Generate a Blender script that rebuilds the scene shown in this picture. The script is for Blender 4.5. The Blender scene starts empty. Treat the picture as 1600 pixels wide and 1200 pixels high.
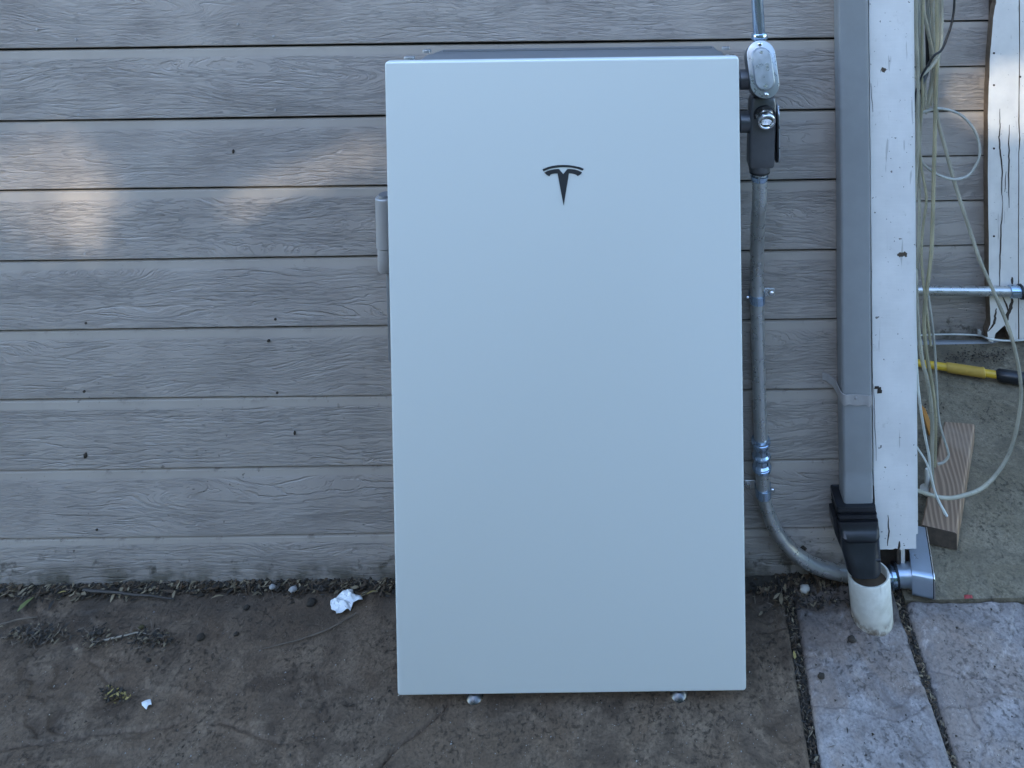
import bpy, bmesh, math, random
from mathutils import Vector, Matrix, noise

random.seed(7)
scene = bpy.context.scene
C = scene.collection
R = math.radians

# ------------------------------------------------------------------ camera
F, PPX, PPY = 1153.0, 1010.0, -150.0        # focal length and optical axis in photo pixels (1600 x 1200)
CAMPOS = Vector((0.0, -1.53, 1.444))
cam_d = bpy.data.cameras.new('camera')
cam = bpy.data.objects.new('camera', cam_d)
C.objects.link(cam)
RM = Matrix.Rotation(R(90 - 1.0), 3, 'X') @ Matrix.Rotation(R(-0.8), 3, 'Z')
cam.matrix_world = Matrix.Translation(CAMPOS) @ RM.to_4x4()
cam_d.sensor_fit = 'HORIZONTAL'
cam_d.sensor_width = 36
cam_d.lens = 36 * F / 1600
cam_d.shift_x = -(PPX - 800) / 1600
cam_d.shift_y = (PPY - 600) / 1600
cam_d.clip_start = 0.02
cam_d.clip_end = 500
scene.camera = cam

# ------------------------------------------------------------------ light
SUN = Vector((-0.40, -1.0, 0.42)).normalized()       # towards the sun, behind the camera
el = math.asin(SUN.z)
w = bpy.data.worlds.new('World'); scene.world = w; w.use_nodes = True
nt = w.node_tree
sky = nt.nodes.new('ShaderNodeTexSky'); sky.sky_type = 'NISHITA'; sky.sun_disc = False
sky.sun_elevation = el; sky.sun_rotation = math.atan2(SUN.x, SUN.y)
sky.air_density = 1.0; sky.dust_density = 0.5; sky.ozone_density = 2.4
nt.nodes['Background'].inputs[1].default_value = 0.12
nt.links.new(sky.outputs[0], nt.nodes['Background'].inputs[0])
sd = bpy.data.lights.new('sun', 'SUN'); sd.energy = 3.2; sd.angle = R(0.5); sd.color = (1.0, 0.90, 0.74)
so = bpy.data.objects.new('sun', sd); C.objects.link(so)
so.rotation_euler = SUN.to_track_quat('Z', 'Y').to_euler()
so.location = (0, 0, 6)
vs = scene.view_settings
vs.view_transform = 'Standard'; vs.look = 'None'; vs.gamma = 1; vs.exposure = 3.08; vs.use_curve_mapping = False
scene.cycles.max_bounces = 8
scene.cycles.use_denoising = True

# ------------------------------------------------------------------ pixel to place
def ray(px, py):
    return (RM @ Vector(((px - PPX) / F, -(py - PPY) / F, -1))).normalized()
def at(px, py, Y):
    d = ray(px, py); return CAMPOS + d * ((Y - CAMPOS.y) / d.y)
def gz(px, py, z=0.0):
    d = ray(px, py); return CAMPOS + d * ((z - CAMPOS.z) / d.z)
def mpp(Y):                      # metres per photo pixel at depth Y
    return (Y - CAMPOS.y) / F

# ------------------------------------------------------------------ helpers
class MB:
    def __init__(s): s.v = []; s.f = []; s.m = []; s.mi = 0; s.uv = None
    def face(s, idx): s.f.append(tuple(idx)); s.m.append(s.mi)
    def poly(s, pts):
        b = len(s.v); s.v += [tuple(p) for p in pts]; s.face(range(b, b + len(pts)))
    def box(s, lo, hi):
        x0, y0, z0 = lo; x1, y1, z1 = hi; b = len(s.v)
        s.v += [(x0,y0,z0),(x1,y0,z0),(x1,y1,z0),(x0,y1,z0),(x0,y0,z1),(x1,y0,z1),(x1,y1,z1),(x0,y1,z1)]
        for q in ((0,3,2,1),(4,5,6,7),(0,1,5,4),(1,2,6,5),(2,3,7,6),(3,0,4,7)): s.face([b+i for i in q])
    def rings(s, rings, cap=True, closed=True):
        b = len(s.v); n = len(rings[0])
        for r in rings: s.v += [tuple(p) for p in r]
        for i in range(len(rings) - 1):
            for j in range(n if closed else n - 1):
                k = (j + 1) % n
                s.face((b+i*n+j, b+i*n+k, b+(i+1)*n+k, b+(i+1)*n+j))
        if cap:
            s.face([b + j for j in reversed(range(n))])
            s.face([b + (len(rings)-1)*n + j for j in range(n)])
    def tube(s, pts, r, seg=10, cap=True):
        pts = [Vector(p) for p in pts]; n = len(pts)
        rr = r if isinstance(r, (list, tuple)) else [r] * n
        t0 = (pts[1] - pts[0]).normalized()
        u = t0.orthogonal().normalized(); rings = []
        for i, p in enumerate(pts):
            t = (pts[min(i+1, n-1)] - pts[max(i-1, 0)]).normalized()
            u = (u - t * u.dot(t)).normalized(); v = t.cross(u)
            rings.append([p + (u*math.cos(a) + v*math.sin(a)) * rr[i] for a in [2*math.pi*k/seg for k in range(seg)]])
        s.rings(rings, cap)
    def lathe(s, p, d, prof, seg=20, hexa=False):
        d = Vector(d).normalized(); p = Vector(p); u = d.orthogonal().normalized(); v = d.cross(u)
        rings = [[p + d*t + (u*math.cos(a) + v*math.sin(a))*max(r, 1e-5) for a in [2*math.pi*k/seg for k in range(seg)]] for r, t in prof]
        s.rings(rings, True)
    def extrude(s, outline, o, ux, uy, uz, depth, bev=0.0, steps=2):
        """outline (ccw 2D) laid at o, body going along -uz, front rim bevelled"""
        o = Vector(o); n = len(outline); pts = [Vector((a, b)) for a, b in outline]
        def inset(k):
            out = []
            for i in range(n):
                a, b, c = pts[i-1], pts[i], pts[(i+1) % n]
                e1 = (b-a); e2 = (c-b)
                n1 = Vector((-e1.y, e1.x)).normalized() if e1.length > 1e-9 else Vector((0,0))
                n2 = Vector((-e2.y, e2.x)).normalized() if e2.length > 1e-9 else Vector((0,0))
                m = (n1+n2); m = m.normalized() if m.length > 1e-6 else n1
                out.append(b + m*k/max(0.5, m.dot(n1)))
            return out
        lv = []
        for i in range(steps + 1 if bev else 1):
            a = (math.pi/2)*i/steps if bev else 0
            lv.append((bev*(1-math.sin(a)) if bev else 0, bev*(1-math.cos(a)) if bev else 0))
        # from the back to the front
        rings = [[o + ux*q.x + uy*q.y - uz*depth for q in pts]]
        if bev:
            for k in range(steps + 1):
                a = (math.pi/2)*k/steps
                ins = bev*(1-math.cos(a)); dd = bev*(1-math.sin(a))
                rings.append([o + ux*q.x + uy*q.y - uz*dd for q in inset(ins)])
        else:
            rings.append([o + ux*q.x + uy*q.y for q in pts])
        s.rings(rings, True)
    def sides(s, mi):                # last extrusion: side faces take material mi
        s.m = [mi if len(f) == 4 else 0 for f in s.f]
    def build(s, name, mat, parent=None, smooth=False, angle=40):
        me = bpy.data.meshes.new(name); me.from_pydata(s.v, [], s.f); me.update()
        ms = mat if isinstance(mat, (list, tuple)) else [mat]
        for m in ms: me.materials.append(m)
        if len(ms) > 1:
            for p, i in zip(me.polygons, s.m): p.material_index = i
        if smooth:
            me.polygons.foreach_set('use_smooth', [True]*len(me.polygons))
            try: me.set_sharp_from_angle(angle=R(angle))
            except Exception: pass
        o = bpy.data.objects.new(name, me); C.objects.link(o)
        if parent is not None: adopt(o, parent)
        return o

def adopt(o, parent):
    o.parent = parent
    base = Matrix.Translation(parent.location) if parent.parent is None else Matrix.Identity(4)
    wp = Matrix.Identity(4)
    q = parent
    chain = []
    while q is not None: chain.append(q); q = q.parent
    for q in reversed(chain): wp = wp @ q.matrix_parent_inverse @ Matrix.LocRotScale(q.location, q.rotation_euler, q.scale)
    o.matrix_parent_inverse = wp.inverted()
def thing(name, label, cat, loc=(0, 0, 0), group=None):
    o = bpy.data.objects.new(name, None); C.objects.link(o); o.location = loc; o.empty_display_size = 0.05
    return tag(o, label, cat, group)
def tag(o, label, cat=None, group=None, kind=None):
    o['label'] = label
    if cat: o['category'] = cat
    if group: o['group'] = group
    if kind: o['kind'] = kind
    return o
def struct(o, label=None):
    o['kind'] = 'structure'
    if label: o['label'] = label
    return o
def rrect(w, h, r, seg=5, cx=0, cy=0):
    out = []
    for sx, sy, a0 in ((1,-1,-90),(1,1,0),(-1,1,90),(-1,-1,180)):
        for k in range(seg+1):
            a = R(a0 + 90*k/seg)
            out.append((cx + sx*(w/2-r) + r*math.cos(a), cy + sy*(h/2-r) + r*math.sin(a)))
    return out
def spline(pts, n=8):
    P = [Vector(p) for p in pts]; P = [P[0]*2-P[1]] + P + [P[-1]*2-P[-2]]; out = []
    for i in range(1, len(P)-2):
        a, b, c, d = P[i-1:i+3]
        for k in range(n):
            t = k/n
            out.append(0.5*((2*b)+(c-a)*t+(2*a-5*b+4*c-d)*t*t+(3*b-a-3*c+d)*t**3))
    out.append(P[-2]); return out
X, Y_, Z = Vector((1,0,0)), Vector((0,1,0)), Vector((0,0,1))
FRONT = Vector((0,-1,0))

# ------------------------------------------------------------------ materials
class NT:
    def __init__(s, name):
        s.mat = bpy.data.materials.new(name); s.mat.use_nodes = True
        s.t = s.mat.node_tree; s.b = s.t.nodes['Principled BSDF']
        s.b.inputs['Roughness'].default_value = 0.6
    def n(s, typ, **kw):
        nd = s.t.nodes.new('ShaderNode' + typ)
        for k, v in kw.items(): setattr(nd, k, v)
        return nd
    def set(s, sock, v):
        if hasattr(v, 'is_output'): s.t.links.new(v, sock)
        elif isinstance(v, (tuple, list)) and len(v) == 3 and sock.type == 'RGBA': sock.default_value = (*v, 1)
        else: sock.default_value = v
    def math(s, op, a, b=None, c=None, clamp=False):
        nd = s.n('Math', operation=op, use_clamp=clamp); s.set(nd.inputs[0], a)
        if b is not None: s.set(nd.inputs[1], b)
        if c is not None: s.set(nd.inputs[2], c)
        return nd.outputs[0]
    def vmath(s, op, a, b):
        nd = s.n('VectorMath', operation=op); s.set(nd.inputs[0], a); s.set(nd.inputs[1], b); return nd.outputs[0]
    def coord(s, scale=(1,1,1), which='Object', rnd=0.0):
        tc = s.n('TexCoord').outputs[which]
        if rnd:
            oi = s.n('ObjectInfo').outputs['Random']
            tc = s.vmath('ADD', tc, s.comb(s.math('MULTIPLY', oi, rnd), s.math('MULTIPLY', oi, rnd*0.37), s.math('MULTIPLY', oi, rnd*0.61)))
        return s.vmath('MULTIPLY', tc, scale) if scale != (1,1,1) else tc
    def comb(s, x, y, z):
        nd = s.n('CombineXYZ'); s.set(nd.inputs[0], x); s.set(nd.inputs[1], y); s.set(nd.inputs[2], z); return nd.outputs[0]
    def sep(s, v):
        nd = s.n('SeparateXYZ'); s.set(nd.inputs[0], v); return nd.outputs
    def noise(s, vec, scale, detail=2, rough=0.5, dist=0.0, col=False):
        nd = s.n('TexNoise'); s.set(nd.inputs['Vector'], vec); nd.inputs['Scale'].default_value = scale
        nd.inputs['Detail'].default_value = detail; nd.inputs['Roughness'].default_value = rough; nd.inputs['Distortion'].default_value = dist
        return nd.outputs['Color' if col else 'Fac']
    def voro(s, vec, scale, feature='F1', out='Distance', rnd=1):
        nd = s.n('TexVoronoi', feature=feature); s.set(nd.inputs['Vector'], vec); nd.inputs['Scale'].default_value = scale
        nd.inputs['Randomness'].default_value = rnd
        return nd.outputs[out]
    def ramp(s, v, a, b, lo=0.0, hi=1.0, smooth=True):
        nd = s.n('MapRange', interpolation_type='SMOOTHSTEP' if smooth else 'LINEAR'); s.set(nd.inputs[0], v)
        nd.inputs[1].default_value = a; nd.inputs[2].default_value = b; nd.inputs[3].default_value = lo; nd.inputs[4].default_value = hi
        return nd.outputs[0]
    def mix(s, f, a, b):
        nd = s.n('Mix', data_type='RGBA'); s.set(nd.inputs[0], f); s.set(nd.inputs[6], a); s.set(nd.inputs[7], b); return nd.outputs[2]
    def bump(s, h, strength=0.5, dist=0.002):
        nd = s.n('Bump'); nd.inputs['Strength'].default_value = strength; nd.inputs['Distance'].default_value = dist
        s.set(nd.inputs['Height'], h); s.t.links.new(nd.outputs[0], s.b.inputs['Normal']); return nd
    def p(s, **kw):
        names = dict(col='Base Color', rough='Roughness', metal='Metallic', spec='Specular IOR Level', coat='Coat Weight', crough='Coat Roughness', trans='Transmission Weight', ior='IOR', sss='Subsurface Weight', alpha='Alpha')
        for k, v in kw.items(): s.set(s.b.inputs[names[k]], v)
        return s.mat

def plain(name, col, rough=0.5, metal=0.0, var=0.15, scale=60, bump=0.0, bdist=0.0008, **kw):
    m = NT(name); n = m.noise(m.coord(rnd=9), scale, 4, 0.6); n2 = m.noise(m.coord(rnd=5), scale*0.13, 3)
    f = m.math('MULTIPLY', m.math('ADD', n, n2), 0.5)
    dark = tuple(c*(1-var) for c in col); light = tuple(min(1, c*(1+var)) for c in col)
    m.p(col=m.mix(m.ramp(f, 0.3, 0.7), dark, light), rough=m.ramp(f, 0.2, 0.8, max(0, rough-0.08), min(1, rough+0.08)), metal=metal, **kw)
    if bump: m.bump(n, bump, bdist)
    return m.mat

def siding_mat():
    m = NT('siding_paint')
    tc = m.n('TexCoord'); oi = m.n('ObjectInfo').outputs['Random']
    world = tc.outputs['Object']
    off = m.math('MULTIPLY', oi, 53.0)
    x, y, z = m.sep(world)[0:3]
    u, v, _ = m.sep(tc.outputs['UV'])[0:3]
    xo = m.math('ADD', u, off)
    base = m.comb(xo, off, z)
    warp = m.noise(m.vmath('MULTIPLY', base, (2.3, 1, 9.0)), 1.0, 2, 0.5)
    knot = m.noise(m.vmath('MULTIPLY', base, (1.1, 1, 5.0)), 1.7, 1, 0.4)
    jag = m.noise(m.vmath('MULTIPLY', base, (90, 1, 130)), 1.0, 2, 0.6)
    zz = m.math('ADD', z, m.math('MULTIPLY', m.math('SUBTRACT', warp, 0.5), 0.045))
    zz = m.math('ADD', zz, m.math('MULTIPLY', m.ramp(knot, 0.52, 0.72), 0.035))
    zz = m.math('ADD', zz, m.math('MULTIPLY', m.math('SUBTRACT', jag, 0.5), 0.0036))
    g1 = m.noise(m.comb(m.math('MULTIPLY', xo, 5.5), off, m.math('MULTIPLY', zz, 92.0)), 1.0, 1.5, 0.5)
    r1 = m.ramp(m.math('ABSOLUTE', m.math('SUBTRACT', g1, 0.5)), 0.0, 0.036, 1, 0)
    g2 = m.noise(m.comb(m.math('MULTIPLY', xo, 15.0), off, m.math('MULTIPLY', zz, 260.0)), 1.0, 2, 0.6)
    r2 = m.ramp(m.math('ABSOLUTE', m.math('SUBTRACT', g2, 0.52)), 0.0, 0.045, 1, 0)
    # where the fine grain shows and where it fades out
    patch = m.noise(m.vmath('MULTIPLY', base, (3.0, 1, 11.0)), 1.3, 2)
    r1 = m.math('MULTIPLY', r1, m.ramp(patch, 0.33, 0.56, 0.12, 1.0))
    r2 = m.math('MULTIPLY', r2, m.ramp(m.noise(m.vmath('MULTIPLY', base, (5.0, 1, 7.0)), 1.9, 2), 0.34, 0.58, 0.45, 1.0))
    fade = m.math('MULTIPLY', m.ramp(v, 0.80, 0.86, 1, 0), m.ramp(v, 0.0, 0.04, 0.2, 1))
    bo = m.math('FRACT', m.math('MULTIPLY', oi, 7.31)); bo2 = m.math('FRACT', m.math('MULTIPLY', oi, 13.7))
    r1 = m.math('MULTIPLY', r1, m.ramp(bo, 0, 1, 0.7, 1.0, False)); r2 = m.math('MULTIPLY', r2, m.ramp(bo2, 0, 1, 0.40, 0.80, False))
    groove = m.math('MULTIPLY', m.math('MAXIMUM', r1, r2), fade)
    tex = m.noise(m.vmath('MULTIPLY', world, (220, 1, 420)), 1.0, 2)
    height = m.math('SUBTRACT', m.math('MULTIPLY', m.math('MULTIPLY', tex, fade), 0.25), groove)
    height = m.math('ADD', height, m.math('MULTIPLY', g1, m.math('MULTIPLY', fade, 0.3)))
    m.bump(height, 0.85, 0.0021)
    blot = m.noise(world, 7, 4, 0.6)
    colr = m.mix(m.ramp(blot, 0.3, 0.7), (0.332, 0.290, 0.258), (0.396, 0.350, 0.312))
    oc = m.ramp(oi, 0, 1, 0, 0.35, False)
    colr = m.mix(oc, colr, (0.36, 0.315, 0.27))
    band = m.ramp(m.math('ADD', v, m.math('MULTIPLY', m.math('SUBTRACT', warp, 0.5), 0.03)), 0.83, 0.865)
    colr = m.mix(m.math('MULTIPLY', band, 0.30), colr, (0.45, 0.40, 0.335))
    colr = m.mix(m.math('MULTIPLY', groove, 0.11), colr, (0.10, 0.10, 0.10))
    # grime: specks, more near the ground and along the laps
    low = m.ramp(z, 0.05, 0.75, 1.0, 0.12, False)
    lap = m.math('MAXIMUM', m.ramp(v, 0.86, 0.99), m.ramp(z, 0.12, 0.03))
    s1 = m.ramp(m.noise(m.vmath('ADD', world, (3, 0, 0)), 95, 3, 0.55), 0.66, 0.70)
    s2 = m.ramp(m.noise(world, 30, 4, 0.65), 0.56, 0.68)
    f1 = m.math('MULTIPLY', m.math('MULTIPLY', s1, m.ramp(m.noise(world, 6, 2), 0.42, 0.62)), m.math('MULTIPLY', low, 0.8))
    f2 = m.math('MULTIPLY', m.math('MULTIPLY', s2, lap), m.math('MULTIPLY', low, 0.75))
    colr = m.mix(m.math('MAXIMUM', f1, f2), colr, (0.045, 0.034, 0.022))
    base_st = m.math('MULTIPLY', m.ramp(z, 0.075, 0.012), m.ramp(m.noise(world, 18, 4, 0.6), 0.35, 0.65, 0.25, 0.9))
    colr = m.mix(base_st, colr, (0.06, 0.052, 0.035))
    m.p(col=colr, rough=0.62, spec=0.35)
    return m.mat

def white_wood(name, col=(0.72, 0.72, 0.70), spots=()):
    m = NT(name); w_ = m.coord()
    grain = m.noise(m.vmath('MULTIPLY', w_, (160, 160, 14)), 1.0, 3, 0.6)
    brush = m.noise(m.vmath('MULTIPLY', w_, (24, 24, 170)), 1.0, 2, 0.5)
    blot = m.noise(w_, 9, 4, 0.6)
    c = m.mix(m.ramp(blot, 0.3, 0.72), tuple(a*0.86 for a in col), col)
    crack = m.ramp(m.noise(m.vmath('MULTIPLY', w_, (95, 95, 9)), 1.0, 2, 0.5), 0.675, 0.71)
    speck = m.ramp(m.noise(w_, 130, 2, 0.5), 0.72, 0.75)
    dirt = m.ramp(m.noise(w_, 33, 4, 0.7), 0.60, 0.80)
    c = m.mix(m.math('MULTIPLY', dirt, 0.35), c, (0.33, 0.31, 0.27))
    dk = m.math('MAXIMUM', m.math('MULTIPLY', crack, 0.32), m.math('MULTIPLY', speck, 0.8))
    for p, rx, rz in spots:
        d = m.vmath('MULTIPLY', m.vmath('SUBTRACT', w_, tuple(p)), (1/rx, 0.01, 1/rz))
        ln = m.n('VectorMath', operation='LENGTH'); m.set(ln.inputs[0], d)
        dd = m.math('ADD', ln.outputs['Value'], m.math('MULTIPLY', m.math('SUBTRACT', m.noise(w_, 150, 3, 0.6), 0.5), 2.6))
        dk = m.math('MAXIMUM', dk, m.ramp(dd, 0.85, 0.98, 1, 0))
    c = m.mix(dk, c, (0.085, 0.062, 0.045))
    m.bump(m.math('SUBTRACT', m.math('ADD', m.math('MULTIPLY', grain, 0.35), m.math('MULTIPLY', brush, 0.6)), m.math('MULTIPLY', dk, 1.5)), 0.5, 0.0009)
    return m.p(col=c, rough=0.55, spec=0.4)

def concrete(name, dark, light, warm, stain=0.0, seed=0.0):
    m = NT(name); w_ = m.vmath('ADD', m.coord(), (seed, seed*0.7, 0))
    big = m.noise(w_, 4.2, 5, 0.62, 0.6); mid = m.noise(w_, 17, 6, 0.70, 0.5); fine = m.noise(w_, 230, 3, 0.6)
    c = m.mix(m.ramp(m.math('ADD', m.math('MULTIPLY', big, 0.4), m.math('MULTIPLY', mid, 0.6)), 0.38, 0.60), dark, light)
    c = m.mix(m.math('MULTIPLY', m.ramp(m.noise(m.vmath('ADD', w_, (9, 4, 1)), 6.5, 5, 0.65, 0.7), 0.44, 0.62), 0.85), c, warm)
    c = m.mix(m.ramp(fine, 0.40, 0.72, 0.0, 0.45), c, tuple(a*0.5 for a in dark))
    pn = m.noise(m.vmath('ADD', w_, (2, 7, 3)), 105, 4, 0.68, 0.3)
    clus = m.ramp(m.noise(m.vmath('ADD', w_, (5, 1, 8)), 9, 3, 0.55), 0.40, 0.62)
    pits = m.math('MULTIPLY', m.ramp(pn, 0.52, 0.66), m.math('ADD', m.math('MULTIPLY', clus, 0.75), 0.25))
    c = m.mix(m.math('MULTIPLY', pits, 0.75), c, tuple(a*0.42 for a in dark))
    pale = m.math('MULTIPLY', m.ramp(pn, 0.46, 0.36), m.ramp(mid, 0.45, 0.6, 0, 0.35))
    c = m.mix(pale, c, tuple(min(1, a*1.5) for a in light))
    grit = m.ramp(m.voro(w_, 230), 0.08, 0.18, 0.6, 0.0); sel = m.ramp(m.noise(w_, 30, 2), 0.56, 0.70)
    c = m.mix(m.math('MULTIPLY', grit, sel), c, tuple(min(1, a*2.2) for a in light))
    if stain:
        y = m.sep(m.coord())[1]
        near = m.math('MULTIPLY', m.ramp(y, -0.20, -0.01), m.ramp(m.noise(w_, 13, 4, 0.6), 0.25, 0.6))
        c = m.mix(m.math('MULTIPLY', near, stain), c, (0.040, 0.031, 0.024))
    h = m.math('ADD', m.math('MULTIPLY', mid, 1.0), m.math('ADD', m.math('MULTIPLY', fine, 0.22), m.math('MULTIPLY', m.noise(w_, 70, 4, 0.6), 0.4)))
    h = m.math('SUBTRACT', h, m.math('MULTIPLY', pits, 0.45))
    m.bump(h, 0.8, 0.0045)
    return m.p(col=c, rough=m.ramp(mid, 0.3, 0.7, 0.62, 0.85), spec=0.35)

def steel(name, col, rough, stripes=False, bump=0.15, metal=1.0):
    m = NT(name); w_ = m.coord(rnd=7)
    n = m.noise(w_, 55, 4, 0.6); n2 = m.noise(w_, 12, 3)
    c = m.mix(m.ramp(n, 0.3, 0.75), tuple(a*0.90 for a in col), col)
    c = m.mix(m.ramp(n2, 0.55, 0.8, 0, 0.15), c, tuple(a*0.55 for a in col))
    m.bump(n, bump, 0.0006)
    return m.p(col=c, rough=m.ramp(n, 0.25, 0.75, rough*0.75, rough*1.3), metal=metal)

def wood_block_mat():
    m = NT('cut_lumber'); w_ = m.coord()
    x, y, z = m.sep(w_)[0:3]
    # rings run along the plank, whose length lies mostly along Y
    lx = m.math('SUBTRACT', x, m.math('MULTIPLY', y, 0.245))
    wob = m.noise(m.comb(m.math('MULTIPLY', lx, 9), m.math('MULTIPLY', y, 3.2), 0.0), 1.0, 2)
    ph = m.math('ADD', m.math('MULTIPLY', lx, 95.0), m.math('MULTIPLY', wob, 4.2))
    st = m.ramp(m.math('SINE', m.math('MULTIPLY', ph, 6.0)), -0.7, 0.9)
    fib = m.noise(m.comb(m.math('MULTIPLY', lx, 420), m.math('MULTIPLY', y, 22), 0.0), 1.0, 3, 0.6)
    c = m.mix(st, (0.185, 0.108, 0.060), (0.33, 0.215, 0.130))
    c = m.mix(m.math('MULTIPLY', fib, 0.45), c, (0.21, 0.16, 0.125))
    c = m.mix(m.ramp(m.noise(w_, 11, 3), 0.5, 0.75, 0, 0.5), c, (0.33, 0.245, 0.175))
    m.bump(m.math('ADD', st, fib), 0.35, 0.001)
    return m.p(col=c, rough=0.75)

def tube_mat(name, col, tr=0.45, rough=0.16):
    m = NT(name); n = m.noise(m.coord(rnd=5), 14, 3); f = m.noise(m.coord(rnd=3), 180, 2)
    c = m.mix(m.ramp(n, 0.35, 0.7), tuple(a*0.72 for a in col), col)
    c = m.mix(m.ramp(f, 0.62, 0.74, 0, 0.5), c, tuple(a*0.4 for a in col))
    return m.p(col=c, rough=rough, trans=tr, ior=1.4)

def leafmat(name, col, back=0.6):
    m = NT(name); oi = m.noise(m.coord(), 40, 2)
    return m.p(col=m.mix(m.ramp(oi, 0.3, 0.7), tuple(a*0.6 for a in col), col), rough=0.7)

M = {}
M['siding'] = siding_mat()
M['backing'] = plain('dark_sheathing', (0.02, 0.02, 0.02), 0.9)
p1 = at(1380, 110, -0.036); p2 = at(1409, 398, -0.036); p3 = at(1373, 619, -0.036); p4 = at(1372, 690, -0.036)
M['post'] = white_wood('white_post_paint', (0.79, 0.77, 0.74), [(p1, 0.0075, 0.005), (p2, 0.010, 0.0055)])
M['trim'] = white_wood('white_trim_paint', (0.74, 0.71, 0.66))
M['bare'] = plain('dark_rotten_wood', (0.05, 0.036, 0.026), 0.9, 0, 0.4, 80, 0.5)
M['oldwood'] = plain('weathered_wood_edge', (0.20, 0.15, 0.105), 0.9, 0, 0.35, 60, 0.4)
M['spout'] = plain('downspout_paint', (0.250, 0.256, 0.256), 0.40, 0, 0.07, 25, 0.06)
g_ = NT('white_glass'); gn_ = g_.noise(g_.coord(), 3.2, 3, 0.5); gd_ = g_.noise(g_.coord(), 420, 2)
gc_ = g_.mix(g_.ramp(gd_, 0.66, 0.74, 0, 0.05), (0.665, 0.695, 0.668), (0.50, 0.48, 0.45))
M['glass'] = g_.p(col=gc_, rough=0.30, coat=0.6, crough=0.14)
M['emblem'] = plain('emblem_grey', (0.045, 0.048, 0.052), 0.35, 0.3)
M['unit'] = plain('unit_grey', (0.20, 0.205, 0.21), 0.45, 0.25, 0.06, 40)
M['unitlight'] = plain('unit_light_grey', (0.44, 0.42, 0.40), 0.4, 0.3, 0.06, 40)
M['galv'] = steel('galvanised_steel', (0.56, 0.56, 0.54), 0.30, metal=0.8)
M['zinc'] = steel('zinc_sky_tint', (0.46, 0.58, 0.72), 0.17, bump=0.05, metal=0.9)  # blue of the reflected sky mixed into the zinc colour
M['zincring'] = steel('silver_fitting', (0.75, 0.75, 0.74), 0.22, bump=0.05)
M['body'] = plain('conduit_body_paint', (0.125, 0.125, 0.13), 0.36, 0.45, 0.08, 70, 0.1)
M['bodyskytint'] = plain('conduit_body_sky_tint', (0.40, 0.46, 0.53), 0.32, 0.7, 0.04, 70)  # grey metal with the blue sky reflection put into its base colour
M['cover'] = steel('stamped_cover_metal', (0.46, 0.48, 0.50), 0.32, bump=0.05, metal=0.7)
M['footmetal'] = steel('foot_steel', (0.15, 0.15, 0.155), 0.30, metal=0.95)
M['screw'] = steel('screw_steel', (0.65, 0.65, 0.66), 0.22)
M['rubber'] = plain('black_gasket', (0.012, 0.012, 0.013), 0.55)
M['mesh'] = plain('vent_mesh', (0.09, 0.08, 0.06), 0.5, 0.5, 0.5, 500)
M['pvc'] = plain('white_pvc', (0.62, 0.60, 0.53), 0.38, 0, 0.06, 18, 0.05)
pv_ = NT('white_pvc_stained'); pw_ = pv_.coord(); pz_ = pv_.sep(pw_)[2]
pn_ = pv_.noise(pw_, 45, 4, 0.65); pf_ = pv_.noise(pv_.vmath('MULTIPLY', pw_, (60, 60, 12)), 1.0, 3, 0.6)
pc_ = pv_.mix(pv_.ramp(pn_, 0.35, 0.7), (0.60, 0.565, 0.475), (0.70, 0.67, 0.58))
pst_ = pv_.math('MAXIMUM', pv_.math('MULTIPLY', pv_.ramp(pz_, 0.028, 0.002), pv_.ramp(pn_, 0.35, 0.60)), pv_.math('MULTIPLY', pv_.ramp(pz_, 0.070, 0.098), pv_.ramp(pf_, 0.52, 0.70, 0, 0.55)))
pst_ = pv_.math('MAXIMUM', pst_, pv_.ramp(pv_.noise(pw_, 120, 3), 0.70, 0.76, 0, 0.5))
M['pvcs'] = pv_.p(col=pv_.mix(pst_, pc_, (0.17, 0.125, 0.085)), rough=0.42)
M['pvcin'] = plain('pipe_dirt', (0.10, 0.07, 0.045), 0.9, 0, 0.4, 40, 0.4)
M['boot'] = plain('black_plastic', (0.014, 0.015, 0.018), 0.36, 0, 0.3, 60, 0.12)
M['tube'] = tube_mat('clear_vinyl', (0.62, 0.59, 0.47))
M['tubeb'] = tube_mat('clear_vinyl_blue', (0.62, 0.62, 0.55))
M['tubey'] = tube_mat('yellowed_vinyl', (0.60, 0.55, 0.37))
M['cord'] = tube_mat('white_cord', (0.62, 0.63, 0.58), 0.0, 0.45)
M['black'] = plain('black_cable', (0.010, 0.010, 0.012), 0.4)
M['lumber'] = wood_block_mat()
M['endgrain'] = plain('end_grain', (0.085, 0.062, 0.045), 0.85, 0, 0.4, 90, 0.5)
M['yellow'] = plain('yellow_plastic', (0.60, 0.38, 0.03), 0.42, 0, 0.12, 30, 0.05)
M['sleeve'] = plain('yellow_sleeve', (0.52, 0.33, 0.06), 0.55, 0, 0.15, 40, 0.1)
M['orange'] = plain('orange_plastic', (0.42, 0.17, 0.02), 0.5)
M['slab_l'] = concrete('stamped_concrete_brown', (0.074, 0.048, 0.030), (0.178, 0.124, 0.081), (0.130, 0.084, 0.051), 0.62)
M['slab_m'] = concrete('stamped_concrete_grey', (0.178, 0.146, 0.130), (0.335, 0.295, 0.272), (0.265, 0.200, 0.158), 0.9, 3.0)
M['slab_r'] = concrete('stamped_concrete_pale', (0.190, 0.160, 0.145), (0.355, 0.312, 0.288), (0.275, 0.213, 0.172), 0.3, 7.0)
M['pad'] = concrete('broomed_concrete', (0.122, 0.101, 0.069), (0.235, 0.195, 0.132), (0.17, 0.138, 0.088), 0.0, 11.0)
M['soil'] = plain('soil', (0.030, 0.024, 0.017), 0.95, 0, 0.5, 60, 1.0, 0.006)
M['leafbrown'] = leafmat('dry_leaf_brown', (0.085, 0.052, 0.026))
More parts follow.
